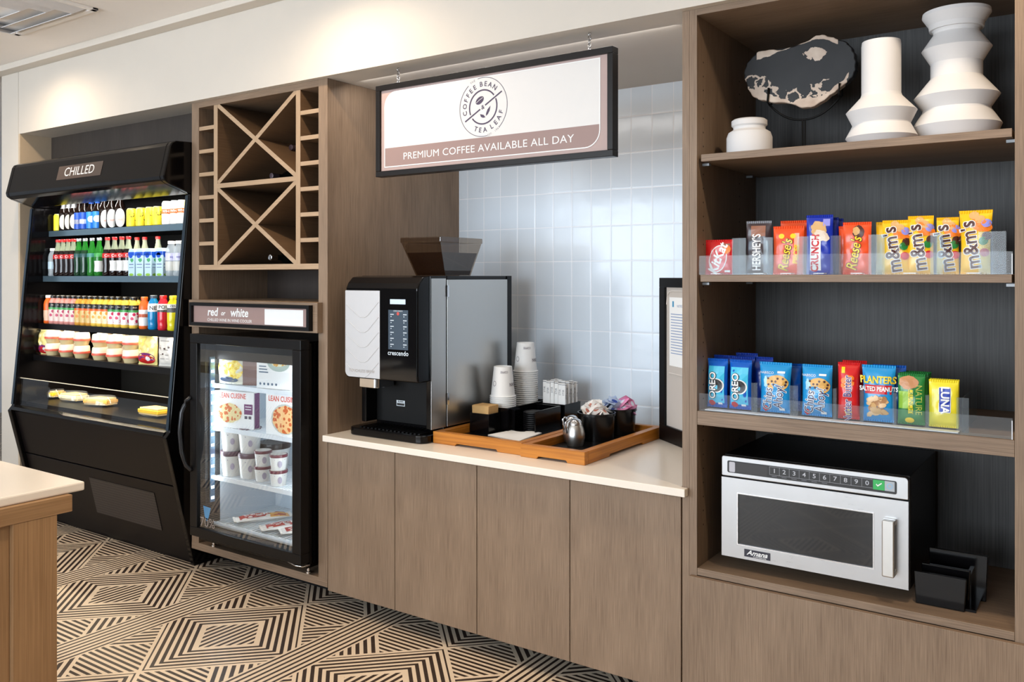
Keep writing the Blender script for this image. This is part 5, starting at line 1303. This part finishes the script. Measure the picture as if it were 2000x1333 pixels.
slab = tag(obj('stone_slab', sl, origin=None, fix=True, bev=.004), 'black and cream polished petrified wood slab on a wire stand', 'ornament'); slab.location = (cx_, Ya, cz_)
slab.rotation_euler = (0, 0, .0)
sx_ = at(1570, 240, Y=Ya).x; zj = at(1570, 234, Y=Ya).z
stn = thing('display_stand', 'thin black metal stand holding up the stone slab', 'stand', (sx_, Ya, ZS))
obj('base_plate', MB(M_blackm).lathe([(.07, ZS + .0003), (.07, ZS + .006)], c=(sx_, Ya, 0), n=32), stn)
for dx in (-.0045, .0045): obj('post', MB(M_blackm).tube([(sx_ + dx, Ya, ZS + .006), (sx_ + dx, Ya, zj)], .0035, 8), stn)
al = at(1503, 205, Y=Ya); ar = at(1641, 200, Y=Ya); tl = at(1505, 174, Y=Ya); trr = at(1643, 165, Y=Ya)
yk = Ya - .024
arc = []
for k in range(15):
    s_ = k / 14; x_ = al.x + (ar.x - al.x) * s_; z_ = zj + (al.z - zj) * abs(2 * s_ - 1) ** 2.2; arc.append((x_, Ya, z_))
obj('cradle', MB(M_blackm).tube(arc, .004, 8), stn, smooth=True)
for e_, tp in ((arc[0], tl), (arc[-1], trr)):
    for yy in (Ya - .0235, Ya + .0235): obj('prong', MB(M_blackm).tube([e_, (e_[0], yy, e_[2] + .006), (tp.x, yy, tp.z)], .004, 8), stn, smooth=True)

# ------------------------------------------------------------------ snacks
def lip(z, h, lab):
    t = thing('acrylic_rail', lab, 'rail', (-.735, F + .008, z))
    obj('rail_front', MB(M_acryl).box(-1.234, -.238, F + .008, F + .011, z + .0005, z + h), t)
    obj('rail_foot', MB(M_acryl).box(-1.234, -.238, F + .0112, F + .05, z + .0005, z + .003), t)
    obj('end_glint', MB(mat('edge_glint', (226, 230, 236), .3)).box(-.2405, -.238, F + .006, F + .0078, z + .0005, z + h * .9), t)  # pale strip painted in as the glint on the rail's end
lip(1.647, .070, 'clear acrylic rail along the front of the chocolate shelf')
lip(1.150, .064, 'clear acrylic rail along the front of the cookie shelf')
M_fin = glass('acrylic_divider', (.82, .89, .93, 1), .015, .15, .05, .05)
def divider(px, Y, z, h, tabw, lab):
    x_ = at(px, 540, Y=Y).x; t = thing('shelf_divider', lab, 'divider', (x_, Y, z))
    obj('fin', MB(M_fin).box(x_ - .0012, x_ + .0012, Y + .0021, Y + .34, z + .0005, z + h), t)
    obj('front_tab', MB(M_fin).box(x_ - tabw / 2, x_ + tabw / 2, Y, Y + .002, z + .0005, z + h), t)
ordd = ('leftmost', 'second from the left', 'third from the left', 'fourth from the left', 'fifth from the left', 'sixth from the left', 'rightmost')
for i, px in enumerate((1443, 1500, 1568, 1632, 1712, 1829, 1938)):
    divider(px, F + .052, 1.647, .133, (.052, .034, .04, .034, .05, .036, .075)[i], 'clear acrylic divider with a front tab, %s on the chocolate shelf' % ordd[i])
for i, px in enumerate((1473, 1550, 1630, 1683, 1747, 1811, 1880)):
    divider(px, F + .052, 1.150, .110, (.022, .03, .012, .012, .012, .012, .035)[i], 'clear acrylic divider with a front tab, %s on the cookie shelf' % ordd[i])
def tagstrip(px0, px1, z, lab):
    x0, x1 = at(px0, 540, Y=F + .02).x, at(px1, 540, Y=F + .02).x
    tag(obj('price_strip', MB(C('strip_white', 230, 228, 226, .4, vary=.12, scale=160)).box(x0, x1, F + .013, F + .05, z + .0032, z + .006), origin=((x0 + x1) / 2, F + .03, z)), lab, 'price strip')
tagstrip(1378, 1872, 1.150, 'white price label strip behind the acrylic rail of the cookie shelf')
for i, (a_, b_) in enumerate(((1390, 1408), (1472, 1492), (1525, 1546), (1590, 1610), (1662, 1684), (1765, 1790), (1888, 1915))):
    tagstrip(a_, b_, 1.647, 'small white price label on the chocolate shelf, %s' % ordd[i])

def foil(name, col, rough=.3, metal=.0): return C(name, *col, rough, coat=.3) if not metal else mat(name, col, rough, metal=metal, coat=.3)
FR = foil('wrap_red', (214, 28, 30)); FO = foil('wrap_orange', (240, 84, 34)); FB = foil('wrap_blue', (22, 48, 170)); FY = foil('wrap_yellow', (250, 196, 22)); FS_ = foil('wrap_silver', (170, 172, 178), .25, .6); FBR = foil('wrap_brown', (56, 38, 40))
FOR_ = foil('wrap_royal', (10, 96, 196)); FCY = foil('wrap_cyan', (30, 150, 214)); FG = foil('wrap_green', (40, 130, 60)); FLY = foil('wrap_lemon', (244, 224, 50)); FDB = foil('wrap_deepblue', (16, 58, 160))
IW, IK, IY, IR, IBR, IO = C('ink_white', 246, 246, 244), C('ink_black', 24, 18, 20), C('ink_yellow', 252, 214, 40), C('ink_red', 206, 30, 40), C('ink_choc', 78, 40, 34), C('ink_orange', 244, 130, 40)
ITAN, ICHOC, ICYAN = C('ink_tan', 214, 170, 110), C('ink_milk', 150, 96, 70), C('ink_cyan', 70, 196, 232)
UP = PI / 2
def A_kit(a, f, w, h):
    a.disc(f(), -w * .02, h * .46, w * .50, h * .26, IW, rot=rad(76), n=32); a.disc(f(.0020), -w * .02, h * .46, w * .46, h * .235, FR, rot=rad(76), n=32)
    a.text('KitKat', f(.0028), .049, IW, x=-w * .02, y=h * .46, rot=rad(68), bold=.03, shear=.2, sx=.92)
    a.rect(f(), w * .14, w * .40, h * .72, h * .90, ICHOC, 2, 2); a.disc(f(.002), w * .30, h * .74, .014, .016, IO, wob=.3); a.rect(f(), w * .22, w * .42, h * .07, h * .13, IW)
def A_hershey(a, f, w, h):
    a.rect(f(), -w * .30, w * .28, h * .72, h * .92, ICHOC, 3, 3); a.text("HERSHEY'S", f(.002), .042, IW, x=-w * .06, y=h * .42, rot=UP, bold=.02, sx=.66); a.text('milk chocolate', f(.002), .013, IW, x=w * .33, y=h * .42, rot=UP, sx=1.1)
def A_reese(a, f, w, h, pic=0):
    if pic: a.disc(f(), w * .05, h * .82, w * .20, h * .13, IBR, wob=.2); a.disc(f(.002), -w * .02, h * .84, w * .12, h * .08, ITAN, wob=.3)
    else: a.disc(f(), -w * .22, h * .80, .010, .009, IY); a.disc(f(), w * .16, h * .80, .010, .009, IY); a.rect(f(), w * .20, w * .36, h * .6, h * .86, C('ink_peach', 248, 180, 150), 2, 2)
    a.text("Reese's", f(.0020), .0475, IBR, x=-w * .08, y=h * .40, rot=rad(80), bold=.05, shear=.25, sx=.80); a.text("Reese's", f(.0030), .0475, IY, x=-w * .08, y=h * .40, rot=rad(80), bold=.012, shear=.25, sx=.80)
    if not pic: a.text('PIECES', f(.002), .023, IY, x=w * .27, y=h * .42, rot=rad(84), bold=.04)
def A_crunch(a, f, w, h):
    a.rect(f(), -w * .36, w * .06, h * .07, h * .66, IW, 3, 6); a.text('CRUNCH', f(.0022), .035, IR, x=-w * .15, y=h * .365, rot=rad(88), bold=.035, sx=.88)
    a.disc(f(), -w * .02, h * .78, w * .30, h * .12, ITAN, rot=-.6, wob=.3); a.disc(f(.002), w * .1, h * .66, w * .3, h * .08, C('ink_pale', 224, 206, 186), rot=-.5, wob=.3); a.rect(f(), w * .14, w * .40, h * .82, h * .94, C('ink_lilac', 150, 150, 230), 2, 2)
def A_mm(a, f, w, h):
    a.text("m&m's", f(.0020), .062, IW, x=-w * .12, y=h * .46, rot=rad(98), bold=.055, sx=.90); a.text("m&m's", f(.0032), .062, IBR, x=-w * .12, y=h * .46, rot=rad(98), bold=.018, sx=.90)
    for x_, z_, c_ in ((.30, .52, FG), (.40, .60, IBR), (.34, .34, IR), (.16, .86, ITAN), (-.04, .93, ITAN), (.36, .80, C('ink_lilac', 150, 150, 230))): a.disc(f(), w * x_, h * z_, .013, .013, c_)
    a.disc(f(), w * .20, h * .78, .030, .020, IO, rot=-.5, wob=.2)
def A_oreo(a, f, w, h):
    a.rect(f(), -w * .40, w * .40, h * .10, h * .86, ICYAN, 3, 6)
    a.disc(f(.0016), w * .06, h * .46, .026, .026, IW); a.disc(f(.0024), w * .03, h * .46, .023, .023, IK); a.text('OREO', f(.0034), .036, IK, x=-w * .15, y=h * .46, rot=UP, bold=.07); a.text('OREO', f(.0042), .036, IW, x=-w * .15, y=h * .46, rot=UP, bold=.02)
    a.disc(f(), -w * .22, h * .10, .012, .010, IR, wob=.4); a.rect(f(.002), w * .1, w * .3, h * .07, h * .11, IW)
def A_chips(a, f, w, h):
    a.disc(f(), w * .10, h * .60, w * .36, h * .16, C('cookie_tan', 226, 176, 96), wob=.06); a.disc(f(.0016), -w * .02, h * .47, w * .30, h * .12, FCY)
    for k in range(9): a.disc(f(.002), w * (.10 + .3 * math.cos(k * 1.3 + .2)), h * (.63 + .07 * math.sin(k * 2.1)), .004, .004, IBR, n=8)
    for s_, x_, y_ in (('Chips', -.20, .28), ('Ahoy!', .17, .33)): a.text(s_, f(.0024), .043, IW, x=w * x_, y=h * y_, rot=rad(84), bold=.05, sx=.80); a.text(s_, f(.0034), .043, C('ink_navy', 24, 30, 90), x=w * x_, y=h * y_, rot=rad(84), bold=.0, sx=.80)
    a.disc(f(), -w * .30, h * .08, .010, .010, IR, wob=.4); a.rect(f(), w * .16, w * .34, h * .05, h * .10, IW); a.text('NABISCO', f(.002), .012, IW, x=-w * .25, y=h * .80); a.rect(f(), w * .10, w * .34, h * .80, h * .84, IW); a.disc(f(), -w * .26, h * .62, w * .10, h * .10, C('ink_pale_blue', 170, 220, 244), wob=.5, seed=4)
def A_ritz(a, f, w, h):
    for k in range(4): a.disc(f(), -w * .12 + .012 * (k % 2), h * (.60 + .045 * k), .016, .010, IO, wob=.2, seed=k)
    a.text('Nutter Butter', f(.002), .036, IW, x=-w * .02, y=h * .36, rot=UP, bold=.05, sx=.78); a.text('Nutter Butter', f(.003), .036, C('ink_purple', 90, 60, 130), x=-w * .02, y=h * .36, rot=UP, bold=.012, sx=.78); a.rect(f(), -w * .32, -w * .16, h * .82, h * .93, IY, 2, 2); a.disc(f(), 0, h * .13, .011, .011, IY)
def A_planters(a, f, w, h):
    a.rect(f(), -w * .44, w * .44, h * .50, h * .66, IR, 4, 3); a.text('SALTED PEANUTS', f(.002), .021, IW, x=0, y=h * .585, bold=.03, sx=.72); a.text('PLANTERS', f(.002), .033, IY, x=-w * .02, y=h * .745, bold=.03, sx=.72)
    for k in range(26): a.disc(f(.0012 + .0002 * (k % 5)), random.uniform(-.30, .26) * w, h * random.uniform(.10, .42), .012, .008, [ITAN, C('nut_pale', 232, 196, 150), C('nut_brown', 176, 124, 76)][k % 3], rot=k, wob=.3, seed=k)
def A_nature(a, f, w, h):
    a.disc(f(), -w * .10, h * .84, w * .36, h * .13, C('granola', 196, 140, 96), wob=.2); a.rect(f(), -w * .46, -w * .02, h * .32, h * .66, C('ink_lime', 150, 196, 60), 3, 4); a.rect(f(.0018), -w * .10, w * .08, h * .22, h * .70, C('ink_band', 236, 214, 40), 2, 6)
    a.text('NATURE', f(.002), .028, C('ink_olive', 190, 196, 90), x=w * .28, y=h * .50, rot=-UP, sx=.9); a.text('CRUNCHY', f(.0026), .020, FG, x=0, y=h * .46, rot=-UP, sx=.9); a.disc(f(), -w * .05, h * .09, .014, .009, IY)
def A_luna(a, f, w, h):
    a.flat(rrect(-w * .16, w * .26, h * .32, h * .86, .004, .004, .004, .004), [list(range(len(rrect(0, 1, 0, 1, .004, .004, .004, .004))))], f(.001), IW)
    a.rect(f(.0020), -w * .14, w * .24, h * .335, h * .845, C('ink_luna', 30, 60, 170), 2, 5); a.text('LUNA', f(.0034), .034, IW, x=w * .05, y=h * .59, rot=-UP, bold=.03, sx=.96)
def pack(px0, px1, z, h, th, name, mt, art, lab, Y, crimp=None, group=None, rz=.10, rx=.04, top_w=1.0, seed=0, wr=.0008, cat='snack pack'):
    xa, xb = at(px0, 540, Y=Y - th / 2).x, at(px1, 540, Y=Y - th / 2).x
    return bag(name, lab, cat, abs(xb - xa), h, th, mt, ((xa + xb) / 2, Y, z), rz, -rx, group, crimp, art, wr, seed or int(px0), .93, top_w)
Z1 = 1.6475; Z2 = 1.1565; Y1 = F + .088; Y2 = F + .085
pack(1377, 1429, Z1, .128, .014, 'chocolate_bar', FR, A_kit, 'red chocolate bar at the left end of the middle shelf', Y1)
pack(1457, 1505, Z1, .192, .014, 'chocolate_bar', FBR, A_hershey, 'dark brown chocolate bar with silver top and upright white lettering', Y1, crimp=FS_, rx=.02)
pack(1509, 1568, Z1, .170, .022, 'candy_bag', FO, A_reese, 'orange candy bag with yellow script, in front of its pair', Y1)
pack(1523, 1575, Z1, .192, .018, 'candy_bag', FO, None, 'orange candy bag behind the front script bag, only its top showing', Y1 + .045)
pack(1574, 1625, Z1, .205, .020, 'chocolate_bar', FB, A_crunch, 'blue chocolate bar with red lettering on white, frontmost', Y1, rx=.02)
pack(1584, 1636, Z1, .198, .016, 'chocolate_bar', FB, None, 'blue chocolate bar directly behind the frontmost blue bar', Y1 + .045)
pack(1591, 1645, Z1, .196, .016, 'chocolate_bar', FB, None, 'rearmost blue chocolate bar of the three', Y1 + .085)
pack(1645, 1700, Z1, .176, .022, 'candy_bag', FO, lambda a, f, w, h: A_reese(a, f, w, h, 1), 'orange peanut cup bag beside the yellow candy bags', Y1, seed=4)
pack(1637, 1690, Z1, .166, .018, 'candy_bag', FO, None, 'orange bag half hidden behind the peanut cup bag', Y1 + .045)
pack(1722, 1775, Z1, .178, .026, 'candy_bag', FY, A_mm, 'yellow candy bag, leftmost of the four lettered ones', Y1)
pack(1710, 1765, Z1, .176, .020, 'candy_bag', FY, None, 'yellow candy bag behind the leftmost lettered yellow bag', Y1 + .048)
pack(1772, 1822, Z1, .190, .026, 'candy_bag', FY, A_mm, 'yellow candy bag, second of the four lettered ones', Y1 + .01)
pack(1828, 1872, Z1, .182, .024, 'candy_bag', FY, A_mm, 'yellow candy bag, third of the four lettered ones', Y1 + .01)
pack(1874, 1934, Z1, .200, .030, 'candy_bag', FY, A_mm, 'yellow candy bag, rightmost and tallest of the four lettered ones', Y1 - .01, rz=-.12, top_w=1.12)
# cookie shelf
M_ore = 'cyan and royal blue cookie packet with white cookie picture, '
pack(1378, 1417, Z2, .178, .040, 'cookie_packet', FOR_, A_oreo, M_ore + 'left one', Y2, rz=.0)
pack(1421, 1464, Z2, .178, .040, 'cookie_packet', FOR_, A_oreo, M_ore + 'right one', Y2, rz=.0)
for i, (a_, b_, dy, hh, lab) in enumerate(((1391, 1432, .062, .186, 'left one'), (1425, 1470, .062, .184, 'middle one'), (1466, 1506, .075, .186, 'right one'))):
    pack(a_, b_, Z2, hh, .036, 'cookie_packet', FDB, None, 'deep blue cookie packet in the row behind the cyan packets, ' + lab, Y2 + dy, rz=.05)
pack(1434, 1476, Z2, .192, .036, 'cookie_packet', FDB, None, 'rearmost deep blue cookie packet in the left corner', Y2 + .135, rz=.05)
pack(1482, 1540, Z2, .176, .040, 'cookie_packet', FCY, A_chips, 'sky blue cookie bag with chocolate chip cookie, left of two', Y2, top_w=1.08, rz=.02)
pack(1534, 1563, Z2, .168, .036, 'cookie_packet', FOR_, None, 'blue packet peeking out between the two cookie picture bags', Y2 + .07, rz=.3)
pack(1563, 1622, Z2, .176, .044, 'cookie_packet', FCY, A_chips, 'sky blue cookie bag with chocolate chip cookie, right of two', Y2, rz=.02)
pack(1634, 1676, Z2, .190, .040, 'cookie_packet', FR, A_ritz, 'red cookie packet with upright white lettering', Y2, rz=.12)
pack(1643, 1690, Z2, .192, .036, 'cookie_packet', FR, None, 'red cookie packet behind the lettered red packet', Y2 + .06, rz=.12)
pack(1684, 1744, Z2, .186, .036, 'nut_bag', FCY, A_planters, 'blue peanut bag with red band and nut picture', Y2, top_w=1.10, rz=.06)
pack(1704, 1766, Z2, .184, .030, 'nut_bag', FOR_, None, 'blue peanut bag directly behind the one with the red band', Y2 + .05, top_w=1.05, rz=.06)
pack(1752, 1805, Z2, .164, .026, 'granola_bar', FG, A_nature, 'green granola bar packet with yellow curved band', Y2, rz=.08)
for i in range(3): pack(1757 + i * 4, 1812 + i * 3, Z2, .165, .012, 'granola_bar', FG, None, 'green granola bar packet behind the front green one, %s' % ('first behind', 'second behind', 'third behind')[i], Y2 + .030 + i * .024, rz=.08)
pack(1813, 1871, Z2, .150, .022, 'snack_bar', FLY, A_luna, 'lemon yellow snack bar with blue upright panel, frontmost', Y2, rz=.04)
pack(1815, 1873, Z2, .150, .018, 'snack_bar', FLY, None, 'lemon yellow snack bar right behind the frontmost yellow bar', Y2 + .034, rz=.04)

_bad = [(o.name, o['label']) for o in bpy.data.objects if o.parent is None and 'label' in o and len(o['label'].split()) > 16]
if _bad: print('LONG LABELS', _bad)
_seen = {}
for o in bpy.data.objects:
    if o.parent is None and 'label' in o: _seen.setdefault(o['label'], []).append(o)
for l_, os_ in _seen.items():
    if len(os_) > 1 and any('group' not in o for o in os_): print('SHARED', l_)
